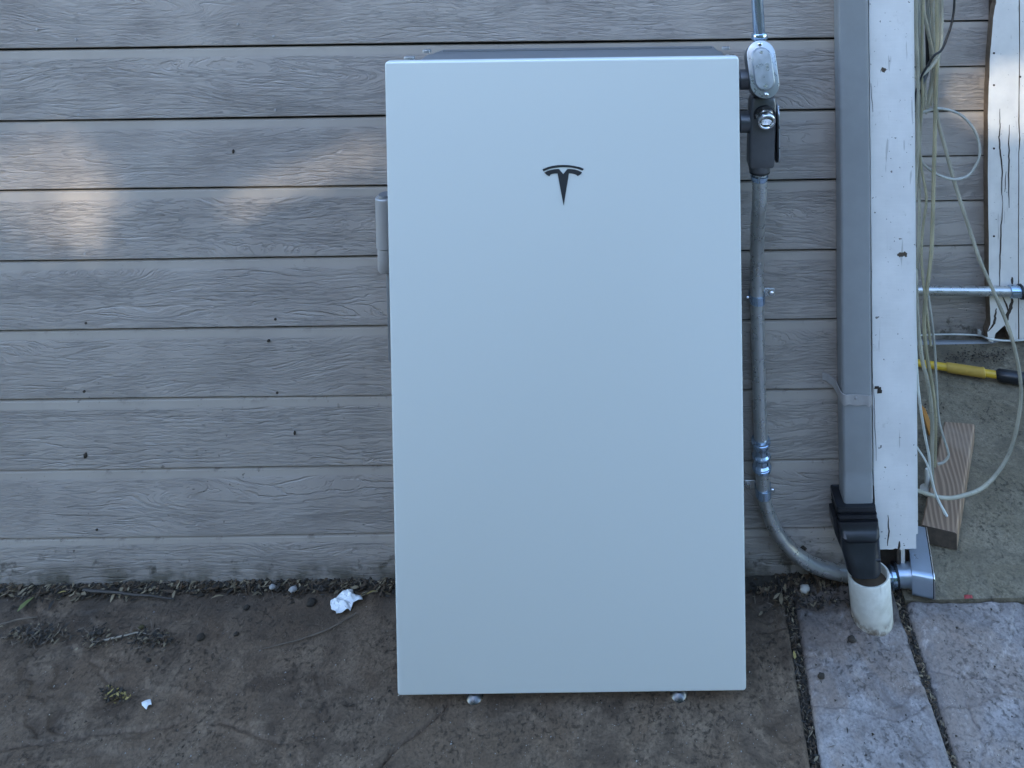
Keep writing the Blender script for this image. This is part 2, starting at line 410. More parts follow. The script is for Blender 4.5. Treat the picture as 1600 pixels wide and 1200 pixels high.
M['leaftan'] = leafmat('dry_leaf_tan', (0.24, 0.185, 0.11))
M['leafdark'] = leafmat('rotted_leaf', (0.028, 0.021, 0.014))
M['leafyel'] = leafmat('yellow_leaf', (0.36, 0.27, 0.08))
M['leafgreen'] = leafmat('green_leaf', (0.19, 0.21, 0.06))
M['twig'] = leafmat('twig_bark', (0.16, 0.12, 0.085))
M['twigpale'] = leafmat('bare_twig', (0.36, 0.30, 0.23))
M['twigdark'] = leafmat('dark_stick', (0.05, 0.04, 0.032))
M['paper'] = plain('paper', (0.74, 0.75, 0.75), 0.85, 0, 0.08, 40, 0.3, 0.001)
M['stone'] = plain('pale_stone', (0.40, 0.37, 0.32), 0.85, 0, 0.2, 70, 0.4)
M['stoneg'] = plain('grey_stone', (0.26, 0.25, 0.24), 0.85, 0, 0.2, 70, 0.4)
M['mud'] = plain('dried_mud', (0.035, 0.026, 0.018), 0.95, 0, 0.4, 120, 0.8)
M['moss'] = plain('moss', (0.07, 0.055, 0.018), 0.95, 0, 0.4, 120, 0.8)
M['red'] = plain('red_scrap', (0.30, 0.04, 0.04), 0.6)
M['added_hedge'] = leafmat('added_hedge_leaf', (0.055, 0.085, 0.03))
M['strap'] = plain('strap_paint', (0.36, 0.34, 0.325), 0.45, 0.2, 0.12, 60, 0.15)

# ================================================================== THE SETTING
def smooth01(t): t = max(0, min(1, t)); return t*t*(3-2*t)
def slate(x, y, seed, amp):
    p = Vector((x*2.6 + seed, y*4.2, seed))
    wq = noise.noise_vector(Vector((x*7 + seed, y*7, 3.1)))*0.16
    s = noise.fractal(p + wq, 1.0, 2.0, 4)*0.5 + 0.5
    k = s*7; fl = math.floor(k); fr = k - fl
    ter = (fl + smooth01((fr-0.80)/0.20))/7
    return amp*(ter*0.040) + amp*0.0016*noise.fractal(Vector((x*28, y*28, seed)), 0.9, 2.1, 4)

CRACKS = []
def add_crack(pxs, depth, width, step=0.0):
    P = [gz(px, py, 0.0) for px, py in pxs]; P = spline(P, 4)
    xs = [p.x for p in P]; ys = [p.y for p in P]
    CRACKS.append(([(p.x, p.y) for p in P], depth, width, step, min(xs)-0.012, max(xs)+0.012, min(ys)-0.012, max(ys)+0.012))
add_crack([(-40,1178),(0,1172),(60,1160),(110,1150),(170,1142),(230,1137),(265,1131),(292,1120)], 0.0070, 0.0030)
add_crack([(345,1128),(380,1140),(405,1150),(430,1160),(465,1158),(492,1145)], 0.0045, 0.0030)
add_crack([(585,1215),(600,1192),(625,1165),(660,1140),(690,1112),(700,1100)], 0.0110, 0.0030)
add_crack([(140,1030),(158,1040),(155,1048),(166,1060),(172,1066)], 0.0040, 0.0030)
add_crack([(490,1020),(492,1045),(500,1075),(512,1100)], 0.0016, 0.0035)
add_crack([(1160,936),(1180,946),(1200,962),(1216,967)], 0.0065, 0.0028)
add_crack([(1268,1004),(1300,998),(1350,1006),(1405,1012)], 0.0014, 0.0035)
add_crack([(1262,1042),(1285,1036),(1300,1040)], 0.0014, 0.0022)
add_crack([(1440,1036),(1452,1041),(1470,1046),(1492,1052),(1510,1056),(1535,1055),(1545,1062),(1560,1078)], 0.0070, 0.0028)
add_crack([(1545,1062),(1562,1069),(1578,1070)], 0.0040, 0.0024)
add_crack([(1509,1088),(1511,1104),(1522,1128),(1534,1150),(1536,1165),(1532,1185),(1534,1210)], 0.0045, 0.0026)
add_crack([(1490,1086),(1512,1086),(1528,1086)], 0.0014, 0.0020)
def crack_h(x, y):
    h = 0.0
    for P, dep, wd, st, x0, x1, y0, y1 in CRACKS:
        if x < x0 or x > x1 or y < y0 or y > y1: continue
        best = 1.0
        for (ax, ay), (bx, by) in zip(P, P[1:]):
            dx, dy = bx-ax, by-ay; t = max(0.0, min(1.0, ((x-ax)*dx+(y-ay)*dy)/(dx*dx+dy*dy+1e-12)))
            d2 = (x-ax-t*dx)**2 + (y-ay-t*dy)**2
            if d2 < best: best = d2
        k = math.exp(-best/(wd*wd)); j = 0.75 + 0.6*noise.noise(Vector((x*70, y*70, 2)))
        h -= dep*k*max(0.2, j)
    return h
def slab(name, edge_l, edge_r, y_back, y_front, mat, seed, fine, amp=1.0, round_l=0.012, round_r=0.012, round_back=0.012, z0=0.0, y_fine=-0.40, dy=0.003, dx=0.003):
    """edge_l/edge_r: functions y -> x; fine: (x0, x1) range that gets close columns"""
    ys = []; y = y_back
    while y > max(y_front, y_fine): ys.append(y); y -= dy
    while y > y_front: ys.append(y); y -= 0.06
    ys.append(y_front)
    xl0, xr0 = edge_l(-0.15), edge_r(-0.15); ts = []; x = xl0
    while x < xr0:
        ts.append((x-xl0)/(xr0-xl0)); x += dx if fine[0] <= x <= fine[1] else min(0.05, dx*12)
    ts.append(1.0); nx = len(ts)-1
    base = slate(0.3, -0.15, seed, amp)
    mb = MB(); rows = []
    for y in ys:
        xl, xr = edge_l(y), edge_r(y); row = []
        for t in ts:
            x = xl + (xr-xl)*t
            h = max(-0.010, min(0.003, slate(x, y, seed, amp) - base - 0.002)) + crack_h(x, y)
            for rd, dist in ((round_l, x-xl), (round_r, xr-x), (round_back, y_back-y)):
                if rd and dist < rd: h -= 0.6*rd*(1-math.sqrt(max(0.0, 1-(1-dist/rd)**2)))
            row.append(len(mb.v)); mb.v.append((x, y, z0 + h))
        rows.append(row)
    for a, b in zip(rows, rows[1:]):
        for i in range(nx): mb.face((a[i], b[i], b[i+1], a[i+1]))
    def skirt(idx, flip):
        lo = []
        for k in idx:
            v = mb.v[k]; lo.append(len(mb.v)); mb.v.append((v[0], v[1], z0-0.05))
        for i in range(len(idx)-1):
            q = (idx[i], idx[i+1], lo[i+1], lo[i]); mb.face(q if not flip else tuple(reversed(q)))
    skirt([r[0] for r in rows], True); skirt([r[-1] for r in rows], False); skirt(rows[0], False); skirt(rows[-1], True)
    return mb.build(name, mat, None, True, 80)
def top_h(x, y):                 # height of the brown slab, for what lies on it
    return max(-0.010, min(0.003, slate(x, y, 1.3, 0.65) - slate(0.3, -0.15, 1.3, 0.65) - 0.002))

def line(p, q):
    return lambda y: p.x + (q.x-p.x)*(y-p.y)/(q.y-p.y)
j1l = line(gz(1231, 968), gz(1266, 1197)); j1r = line(gz(1247, 968), gz(1282, 1190))
j2l = line(gz(1408, 962), gz(1487, 1197)); j2r = line(gz(1421, 962), gz(1497, 1197))

mb = MB(); mb.poly([(-60,-60,-0.045),(60,-60,-0.045),(60,60,-0.045),(-60,60,-0.045)])
ground = struct(mb.build('ground', M['soil']))
patio = bpy.data.objects.new('patio', None); C.objects.link(patio); struct(patio)
yb = gz(1500, 937).y
s1 = slab('paving_slab', lambda y: -2.6, j1l, -0.016, -3.2, M['slab_l'], 1.3, (-1.42, 0.5), 0.65, round_l=0); s1['label'] = 'dark brown stamped slab under the battery unit'
s2 = slab('paving_slab', j1r, j2l, -0.020, -3.2, M['slab_m'], 5.7, (-1, 2), 0.7, round_l=0.014, round_r=0.008); s2['label'] = 'narrow grey slab between two open joints'
s3 = slab('paving_slab', j2r, lambda y: 2.6, yb, -3.2, M['slab_r'], 9.1, (-1, 0.95), 0.8, round_l=0.024, round_r=0); s3['label'] = 'pale stamped slab at the right'
for s in (s1, s2, s3): adopt(s, patio)
# concrete pad in the corner behind
corner_x = at(1426, 100, -0.036).x
pad = slab('concrete_pad', lambda y: corner_x - 0.03, lambda y: 3.2, 0.82, yb + 0.005, M['pad'], 14.0, (0, 1.2), 0.12, 0, 0, 0, z0=-0.002, y_fine=-9, dy=0.012, dx=0.012)
struct(pad, 'greenish grey concrete pad in the corner')

# ------------------------------------------------------------------ lap siding
def lap_board(wall, z0, z1, path0, path1, out, seed, thick=0.012, slot=0.0070, nx=80):
    """a horizontal board from path0 to path1 (2D points), face towards out"""
    a = Vector(path0); b = Vector(path1); L = (b-a).length; d = (b-a)/L; out = Vector(out)
    mb = MB(); uv = []; H = z1 - z0
    prof = [(0.001, 0.0), (thick-0.0015, 0.0), (thick, 0.0018), (thick-0.001, 0.25*H), (thick*0.78, 0.80*H), (thick*0.74, 0.85*H), (thick*0.68, H-slot-0.0015), (thick*0.50, H-slot), (0.001, H-slot+0.001)]
    rows = []
    for i in range(nx+1):
        t = i/nx*L
        w1 = 0.0016*noise.noise(Vector((t*1.7, seed*3.3, 0))) + 0.0005*noise.noise(Vector((t*19, seed*3.3, 4)))
        w2 = 0.0012*noise.noise(Vector((t*1.9, seed*5.3, 7)))
        bow = 0.0016*noise.noise(Vector((t*2.3, seed*2.1, 9)))
        row = []
        for o_, hz in prof:
            q = a + d*t + out*(o_ + (bow if o_ > 0.004 else 0))
            row.append(len(mb.v)); mb.v.append((q.x, q.y, z0 + hz + (w1 if hz < 0.1*H else (w2 if hz > 0.95*H else 0))))
            uv.append((t, hz/H))
        rows.append(row)
    for r, s in zip(rows, rows[1:]):
        for k in range(len(prof)-1): mb.face((r[k], s[k], s[k+1], r[k+1]))
    mb.face(rows[0][::-1]); mb.face(rows[-1])
    o = mb.build('siding_board', M['siding'], wall, True, 35)
    ul = o.data.uv_layers.new(name='UVMap')
    for lp in o.data.loops: ul.data[lp.index].uv = uv[lp.vertex_index]
    return o

near = thing('house_wall', 'grey lap siding house wall behind the white battery unit', 'wall', (0, 0, 0))
yl = [68, 180, 289, 399, 508, 617, 727, 834, 917]
zs = [at(600, y, -0.012).z for y in yl]
exp_ = (zs[0]-zs[7])/7
tops = [zs[0] + exp_*k for k in range(4, 0, -1)] + zs
spout_l = at(1304, 300, -0.002).x; post_l = at(1358, 100, -0.036).x
xr = post_l + 0.02
near_boards = []
for i in range(len(tops)-1):
    near_boards.append(lap_board(near, tops[i+1], tops[i], (-2.6, 0.0), (xr, 0.0), (0, -1), i+1.0, nx=150))
mb = MB(); mb.box((-2.6, 0.0035, tops[-1]-0.0), (xr, 0.05, tops[0])); mb.build('sheathing', M['backing'], near)
# foundation strip under the siding
mb = MB(); mb.box((-2.6, 0.012, -0.045), (xr, 0.06, tops[-1]-0.001)); mb.build('foundation', M['pvcin'], near)
# nail heads and dried mud on the boards
def board_at(z):
    for i, o in enumerate(near_boards):
        if tops[i+1] <= z <= tops[i]: return o
    return near_boards[-1]
for px, py in ((57,46),(118,62),(371,38),(427,57),(430,172),(132,397),(437,279),(134,505),(430,499),(433,614),(419,533),(131,612),(151,828),(122,180)):
    q = at(px, py, -0.0125); mb = MB()
    mb.lathe((q.x, -0.0098, q.z), FRONT, [(0.0028, 0), (0.0028, 0.0026), (0.0021, 0.0032), (0.0006, 0.0029)], 10)
    mb.build('nail', M['strap'] if py < 450 else M['bare'], board_at(q.z), True)
def blob(name, q, sx, sy, sz, mat, seed, parent=None, sub=2):
    bm = bmesh.new(); bmesh.ops.create_icosphere(bm, subdivisions=sub, radius=1)
    for v in bm.verts:
        n_ = 1 + 0.35*noise.noise(v.co*1.7 + Vector((seed*3.1, seed, 0))) + 0.18*noise.noise(v.co*4 + Vector((seed, 0, seed)))
        v.co = Vector((v.co.x*sx*n_, v.co.y*sy*n_, v.co.z*sz*n_)) + Vector(q)
    me = bpy.data.meshes.new(name); bm.to_mesh(me); bm.free(); me.materials.append(mat)
    me.polygons.foreach_set('use_smooth', [True]*len(me.polygons))
    o = bpy.data.objects.new(name, me); C.objects.link(o)
    if parent: adopt(o, parent)
    return o
for i, (px, py, sx, sz, lb) in enumerate((
        (133, 712, 0.0055, 0.008, 'brown mud dab on siding above the third lap line from the ground'),
        (460, 677, 0.0032, 0.0065, 'small brown mud streak on siding left of the battery unit'),
        (364, 237, 0.0035, 0.006, 'rust brown speck on siding between the two sunlit patches'),
        (1255, 858, 0.010, 0.008, 'dark dirt smear on siding above the bent conduit'))):
    q = at(px, py, -0.0125)
    tag(blob('mud_dab', (q.x, -0.0115, q.z), sx*0.75, 0.0018 if i else 0.003, sz*0.75, M['mud'], i+1.0), lb, 'mud', 'mud dabs on the siding')

# corner post: ragged white board over dark wood
post_r = at(1426, 100, -0.036).x; post_bot = at(1405, 858, -0.036).z
post_rb = at(1432, 850, -0.036).x; post_lb = at(1366, 800, -0.036).x
pts = []
def ragged(pts, x0, z0, x1, z1, n, amp, seed, chips=()):
    for i in range(n):
        t = i/n; x = x0+(x1-x0)*t; z = z0+(z1-z0)*t
        j = amp*noise.noise(Vector((z*60, x*60, seed)))
        for cz, cw, cd in chips:
            if abs(z-cz) < cw: j -= cd*(1-abs(z-cz)/cw)**0.4
        pts.append((x + j, z))
zt = tops[0]
pc = [(at(1428, yy, -0.036).z, 0.004 + 0.004*random.random(), 0.004) for yy in (345, 445, 508, 575, 655, 668, 700, 840)]
left = []; ragged(left, post_l, zt, post_lb, post_bot, 60, 0.0012, 1.0)
bot = []
for i in range(14):
    t = i/14; px_ = post_lb + (post_rb-post_lb)*t
    bot.append((px_, post_bot + 0.004*noise.noise(Vector((px_*90, 0, 3)))))
right = []; ragged(right, post_rb - 0.0005, post_bot, post_r, zt, 110, 0.0010, 2.0, pc)
outl = left + bot + right
post = MB(); post.extrude([(a, b) for a, b in outl], Vector((0, -0.036, 0)), X, Z, FRONT, 0.020, 0.0)
mp = post.build('corner_board', M['post'], near)
mb = MB(); mb.box((post_l+0.003, -0.0155, post_bot+0.012), (post_r-0.006, 0.03, zt)); mb.build('corner_post_core', M['bare'], near)
mb = MB(); mb.box((post_r-0.0055, -0.010, post_bot+0.008), (post_r+0.013, 0.075, zt)); mb.build('corner_side_board', M['post'], near)
def crack(pxs, Y, wpx, mat, parent, name='crack', taper=True):
    """thin dark split in the wood, a hair proud of the paint"""
    n = len(pxs); L = []; Rr = []
    for i, (px, py) in enumerate(pxs):
        k = wpx if not taper else wpx*(0.25 + 0.75*math.sin(math.pi*min(0.97, (i+0.35)/n)))
        j = 0.5*k*random.uniform(-0.4, 0.4)
        L.append(at(px - k/2 + j, py, Y)); Rr.append(at(px + k/2 + j, py, Y))
    mb = MB(); mb.extrude([(p.x, p.z) for p in Rr[::-1]] [::-1] + [(p.x, p.z) for p in L[::-1]], Vector((0, Y, 0)), X, Z, FRONT, 0.003)
    return mb.build(name, mat, parent)
def densify(pxs, k=4, j=0.7):
    out = []
    for (a, b), (c, d) in zip(pxs, pxs[1:]):
        for i in range(k): t = i/k; out.append((a+(c-a)*t + random.uniform(-j, j), b+(d-b)*t))
    out.append(pxs[-1]); return out
Yp = -0.0365
crack(densify([(1388,805),(1389,830),(1387,853)]), Yp, 2.2, M['bare'], near)
crack(densify([(1406,846),(1404,862)]), Yp, 3.5, M['bare'], near)
crack(densify([(1366,760),(1366,800),(1369,812)]), Yp, 2.0, M['bare'], near)
crack(densify([(1365,600),(1367,650),(1369,720)]), Yp, 0.9, M['bare'], near)
crack(densify([(1361,130),(1364,175)]), Yp, 0.8, M['bare'], near)
# splinters hanging under the post and the dark nook behind them
q = at(1404, 880, -0.02)
mb = MB(); mb.box((q.x-0.004, -0.022, q.z-0.004), (q.x+0.002, -0.014, post_bot+0.012)); mb.build('splinter', M['bare'], near)
mb = MB(); mb.box((q.x+0.006, -0.018, q.z-0.015), (q.x+0.014, -0.010, post_bot+0.012)); mb.build('splinter', M['trim'], near)
mb = MB(); mb.box((post_l-0.01, 0.0, -0.045), (post_r-0.004, 0.05, post_bot+0.02)); mb.build('corner_footing', M['bare'], near)
# rust stain marks where the strap end is torn off the post
for dx, w_, h_, dz in ((0.0, 0.012, 0.006, 0.0), (0.006, 0.010, 0.013, -0.009)):
    q = at(1366, 608, Yp)
    mb = MB(); mb.extrude([(q.x+dx+a, q.z+dz+b) for a, b in ((0,0),(w_*0.95,0.0006),(w_,h_*0.5),(w_*0.8,h_*0.6),(w_*0.8,h_),(0.001,h_*0.95))], Vector((0, Yp-0.0004*(dz<0), 0)), X, Z, FRONT, 0.002)
    mb.build('bare_patch', M['mud'], near)

# side return of the house and the far wall
YF = 0.82
side = thing('house_wall', 'side return of the grey wall hidden behind the white corner post', 'wall', (post_r, 0.4, 0))
for i in range(len(tops)-1):
    lap_board(side, tops[i+1], tops[i], (post_r, 0.075), (post_r, YF), (1, 0), 20.0+i, nx=20)
mb = MB(); mb.box((post_r-0.03, 0.051, -0.045), (post_r-0.0035, YF, tops[0])); mb.build('sheathing', M['backing'], side)
far = thing('house_wall', 'recessed grey siding wall at the right behind the hanging tubes', 'wall', (0.9, YF, 0))
fy = [32, 103, 173, 243, 313, 383, 453, 533]
fz = [at(1490, y, YF-0.012).z for y in fy]
fexp = (fz[0]-fz[6])/6
ftops = [fz[0]+fexp*k for k in range(4, 0, -1)] + fz
xf1 = 3.0
far_boards = [lap_board(far, ftops[i+1], ftops[i], (post_r+0.0005, YF), (xf1, YF), (0, -1), 40.0+i, nx=70) for i in range(len(ftops)-1)]
mb = MB(); mb.box((post_r, YF+0.0035, -0.045), (xf1, YF+0.05, ftops[0])); mb.build('sheathing', M['backing'], far)
# rotten trim boards
YT = YF - 0.045
def trim_board(edge_px, right_px, name='trim_board'):
    out = [(at(x, y, YT).x, at(x, y, YT).z) for x, y in edge_px]
    rr = [(at(x, y, YT).x, at(x, y, YT).z) for x, y in right_px]
    mb = MB(); mb.extrude(out + rr, Vector((0, YT, 0)), X, Z, FRONT, 0.030); mb.sides(1)
    return mb.build(name, [M['trim'], M['oldwood']], far)
def jit(e, k=5, j=0.5):
    return densify(e, k, j)
edge = jit([(1556,-40),(1557,2),(1553,20),(1549,60),(1546,105),(1544,180),(1544,300),(1545,420),(1546,470),(1548,505),(1543,520),(1545,533),(1552,535),(1556,520),(1566,512),(1570,508),(1576,522),(1578,532)])
redge = jit([(1591,534),(1590.5,420),(1591,240),(1592.5,215),(1591,190),(1592,90),(1592,-40)], 5, 0.25)
trim_board(edge, redge)
trim_board(jit([(1593.5,-40),(1593.5,90),(1592.8,190),(1594.2,218),(1592.5,240),(1592,420),(1592.7,530)], 5, 0.25), [(1690,528),(1690,-40)])
mb = MB(); a = at(1548, 525, YT+0.031); b = at(1690, -40, YT+0.031); mb.box((a.x, YT+0.0305, a.z-0.01), (b.x, YF-0.0135, ftops[0])); mb.build('trim_backing', M['bare'], far)
Yc = YT - 0.0006
for pts_, w_ in (([(1562,170),(1563,195),(1561,215),(1563,235),(1566,262),(1565,300),(1567,318)], 2.2),
                 ([(1577,195),(1576,225),(1577,250),(1576,290),(1577,325)], 2.2), ([(1572,268),(1570,300)], 1.2),
                 ([(1567,318),(1564,360),(1563,400),(1562,447)], 2.2),
                 ([(1582,433),(1582,444)], 4.0), ([(1566,462),(1573,478),(1575,486)], 3.0),
                 ([(1582,462),(1580,478),(1574,495),(1574,505)], 6.0), ([(1557,482),(1555,497),(1552,508),(1544,518)], 4.0)):
    crack(densify(pts_, 5, 0.4), Yc, w_, M['bare'], far)
for px, py in ((1553,83),(1553,133),(1553,232),(1553,369),(1594,120)):
    q = at(px, py, YT); mb = MB(); mb.lathe((q.x, YT+0.001, q.z), FRONT, [(0.0035,0),(0.0035,0.0016),(0.002,0.0022)], 10); mb.build('nail', M['bare'], far, True)
for i, o in enumerate((near, side, far)): o['group'] = 'siding walls of the house'

# ================================================================== BATTERY UNIT
YG = -0.25
tl, tr, bl, br = at(600,96,YG), at(1154,90,YG), at(621,1085,YG), at(1167,1083,YG)
gx0 = (tl.x+bl.x)/2; gx1 = (tr.x+br.x)/2; gz1 = (tl.z+tr.z)/2; gz0 = (bl.z+br.z)/2
print('panel', [tuple(round(c, 4) for c in p) for p in (tl, tr, bl, br)], 'w', gx1-gx0, 'h', gz1-gz0, 'laps', [round(z, 4) for z in zs])
cx, cz = (gx0+gx1)/2, (gz0+gz1)/2; GW, GH = gx1-gx0, gz1-gz0
unit = thing('battery_unit', 'tall white glass fronted home battery unit standing against grey siding', 'battery', (cx, -0.15, 0))
mb = MB(); mb.extrude(rrect(GW, GH, 0.006, 5), Vector((cx, YG, cz)), X, Z, FRONT, 0.013, 0.0035, 4)
panel = mb.build('front_panel', M['glass'], unit, True, 50)
# emblem: two raised dark pieces
def crop(x, y): return (820 + x/10.909, 230 + y/10.909)
arc = [(303,378),(345,360),(400,338),(470,320),(560,307),(655,303),(750,307),(840,320),(920,338),(965,352),(1005,370),(985,397),(940,380),(880,363),(810,350),(740,343),(655,340),(570,344),(490,354),(420,370),(365,390),(318,411)]
tee = [(333,435),(380,408),(430,392),(500,378),(560,372),(580,373),(655,460),(725,373),(760,372),(850,382),(910,398),(975,430),(950,465),(900,492),(875,470),(840,455),(800,448),(752,448),(662,995),(558,448),(510,447),(465,455),(437,467),(420,497),(370,470)]
em = MB()
for pl in (arc, tee):
    P = [at(*crop(x, y), YG-0.0008) for x, y in pl]
    em.extrude([(p.x, p.z) for p in P[::-1]], Vector((0, YG-0.0009, 0)), X, Z, FRONT, 0.0012)
em.build('emblem', M['emblem'], panel)
# body behind the glass
bt = gz1 - 0.024; bb = gz0 + 0.003
bx0, bx1 = gx0+0.018, gx1-0.010
mb = MB(); mb.extrude(rrect(bx1-bx0, bt-bb, 0.012, 4, (bx0+bx1)/2, (bt+bb)/2), Vector((0, YG+0.040, 0)), X, Z, FRONT, 0.125, 0.004, 2)
body = mb.build('body', M['unit'], unit, True, 50)
mb = MB(); mb.extrude(rrect(GW-0.012, GH-0.012, 0.008, 4, cx, cz), Vector((0, YG+0.0135, 0)), X, Z, FRONT, 0.026, 0.0)
mb.build('frame', M['unit'], unit, True, 50)
mb = MB()                                    # rear section, chamfered at the ends
cxb = (bx0+bx1)/2
o2 = [(bx0+0.010, YG+0.165), (bx1-0.010, YG+0.165), (bx1-0.016, YG+0.215), (bx0+0.024, YG+0.215)]
mb.rings([[(x, y, bb+0.02) for x, y in o2], [(x, y, bt-0.002) for x, y in o2]]); mb.build('rear_section', M['unit'], unit)
for zb0, zb1 in ((0.5, 0.62), (0.95, 1.05)):
    mb = MB(); mb.box((bx0+0.06, YG+0.2155, zb0), (bx1-0.06, -0.014, zb1)); mb.build('wall_bracket', M['unit'], unit)
# raised lip and corner tabs on the top
mb = MB(); mb.box((bx0+0.03, YG+0.195, bt-0.0015), (bx1-0.02, YG+0.2, bt+0.002)); mb.build('top_lip', M['unit'], unit)
for px, py, w_, y_ in ((640,88,0.020,-0.205),(667,77.5,0.016,-0.125),(1134,73,0.015,-0.125),(1141,86,0.018,-0.205)):
    q = gz(px, py, bt+0.0045)
    mb = MB(); mb.extrude(rrect(w_, 0.013, 0.003, 3), q, X, Y_, Z, 0.0055, 0.0015, 2); mb.build('corner_tab', M['cover'], unit, True)
# levelling feet
for px, py in ((740,1103),(1061,1105)):
    q = gz(px, py-6, 0.003); q.y = -0.229; ft = MB()
    ft.lathe((q.x, q.y, -0.004), Z, [(0.0150,0),(0.0160,0.0055),(0.0148,0.008),(0.0080,0.0145),(0.0066,0.0155)], 24)
    foot = ft.build('foot', M['footmetal'], unit, True)
    sm = MB(); sm.lathe((q.x, q.y, 0.0165), Z, [(0.0050,-0.006),(0.0050,gz0-0.003),(0.0050,gz0-0.006)], 14); sm.lathe((q.x, q.y, 0.022), Z, [(0.0085,0),(0.0085,0.005)], 6); sm.build('stem', M['footmetal'], foot, True)
for x_ in (gx0+0.12, gx1-0.12):               # rear pair
    ft = MB(); ft.lathe((x_, YG+0.17, -0.004), Z, [(0.0165,0),(0.0175,0.004),(0.0165,0.008),(0.010,0.017),(0.007,0.021)], 24); foot = ft.build('foot', M['galv'], unit, True)
    sm = MB(); sm.lathe((x_, YG+0.17, 0.0165), Z, [(0.0055,0),(0.0055,gz0+0.018)], 14); sm.build('stem', M['galv'], foot, True)
# left side cable housing
Yh = -0.165
k = mpp(Yh)
hp = at(602, 307, Yh); hq = at(603.5, 384, Yh); hr = at(604, 421, Yh); hs = at(611, 560, Yh)
hd = (hr-hp).normalized()
mb = MB(); mb.lathe(hp, hq-hp, [(0.0165,0),(0.0178,0.0015),(0.0175,(hq-hp).length)], 24); sh = mb.build('side_housing', M['unitlight'], unit, True)
mb = MB(); mb.lathe(hq+hd*0.002, hr-hq, [(0.0155,0),(0.0155,(hr-hq).length-0.004),(0.013,(hr-hq).length)], 24); mb.build('cap', M['unitlight'], sh, True)
mb = MB(); mb.lathe(hp-hd*0.005, hd, [(0.012,0),(0.013,0.0045)], 20); mb.build('top_plug', M['unit'], sh, True)
mb = MB(); mb.tube([hr+Vector((0.008,0.0,0.002)), hs+Vector((0.004,0,0)), hs+Vector((0.03,0.02,-0.05))], 0.0085, 12); mb.build('cable', M['unit'], sh, True)
mb = MB(); mb.lathe((hp.x, Yh, hp.z-0.05), X, [(0.010,0),(0.010,bx0-hp.x+0.02)], 16); mb.build('neck', M['unit'], sh, True)
# right side hubs
Yb = -0.125
kb = mpp(Yb)
hubs = []
for py, rpx in ((124,16),(190,17)):
    q = at(1174, py, Yb); mb = MB()
    mb.lathe((bx1-0.02, Yb, q.z), X, [(rpx*kb*0.86,0),(rpx*kb*0.86,q.x-bx1-0.004),(rpx*kb,q.x-bx1-0.002),(rpx*kb,q.x-bx1+0.016)], 24)
    mb.build('conduit_hub', M['body'], unit, True)

# ================================================================== CONDUIT RUN
def stadium(w_, h_, seg=12):
    r = w_/2; out = []
    for cy_, a0 in ((h_/2-r, 0), (-(h_/2-r), 180)):
        for kk in range(seg+1):
            a = R(a0+180*kk/seg); out.append((r*math.cos(a), cy_+r*math.sin(a)))
    return out
# upper body with oval cover
cb = thing('junction_box', 'upper grey conduit body with oval stamped metal cover beside the battery', 'junction box', at(1192, 108, Yb), 'conduit bodies on the conduit run')
ct, cbm = at(1186.5, 63, -0.150), at(1198, 154, -0.182)
uy = (ct-cbm).normalized(); ux = (X - uy*X.dot(uy)).normalized(); uz = ux.cross(uy)
cc = (ct+cbm)/2; ch = (ct-cbm).length; cw = 45*mpp(-0.16)
if uz.y > 0: uz = -uz
mb = MB(); mb.extrude(stadium(cw*0.94, ch*0.97), cc - uz*0.0045, ux, uy, uz, 0.050, 0.0); mb.build('housing', M['body'], cb, True, 50)
mb = MB(); mb.extrude(stadium(cw*0.985, ch*0.99), cc - uz*0.0022, ux, uy, uz, 0.0021, 0.0); mb.build('gasket', M['rubber'], cb)
mb = MB(); mb.extrude(stadium(cw, ch), cc, ux, uy, uz, 0.002, 0.0008, 2)
cov = mb.build('cover', M['cover'], cb, True, 50)
# raised dished field on the cover
o1 = stadium(cw*0.72, ch*0.76); o2_ = stadium(cw*0.62, ch*0.70); o3 = stadium(cw*0.50, ch*0.635)
rg = lambda o_, d_: [cc + ux*a + uy*b + uz*d_ for a, b in o_]
mb = MB(); mb.rings([rg(o1, 0.0002), rg(o2_, 0.0042), rg(o3, 0.0044)]); mb.build('raised_field', M['cover'], cov, True, 30)
for t in (0.435, -0.435):
    mb = MB(); mb.lathe(cc + uy*ch*t + uz*0.0003, uz, [(0.0042,0),(0.0042,0.0012),(0.0028,0.0026),(0.0008,0.0028)], 16); mb.build('screw', M['screw'], cov, True)
for t in (0.29, -0.29):
    mb = MB(); mb.lathe(cc + uy*ch*t + uz*0.0044, uz, [(0.0034,0),(0.0030,0.0007),(0.001,0.0007)], 14); mb.build('raised_dot', M['zincring'], cov, True)
# embossed maker's word up the side of the cover: small raised letters, reading as illegible strokes in the photograph
fc = bpy.data.curves.new('embossed_word', 'FONT'); fc.body = 'C8B'; fc.size = 0.0085; fc.extrude = 0.0004; fc.align_x = 'CENTER'; fc.align_y = 'CENTER'
fo = bpy.data.objects.new('embossed_word', fc); C.objects.link(fo)
mw = Matrix((( uy.x, -ux.x, uz.x, 0),(uy.y, -ux.y, uz.y, 0),(uy.z, -ux.z, uz.z, 0),(0,0,0,1)))
mw.translation = cc + ux*cw*0.155 + uy*ch*0.03 + uz*0.0047
fo.matrix_world = mw
dg = bpy.context.evaluated_depsgraph_get(); dg.update()
wme = bpy.data.meshes.new_from_object(fo.evaluated_get(dg)); wme.transform(mw)
bpy.data.objects.remove(fo)
wo = bpy.data.objects.new('embossed_word', wme); C.objects.link(wo); wme.materials.clear(); wme.materials.append(M['zincring']); adopt(wo, cov)
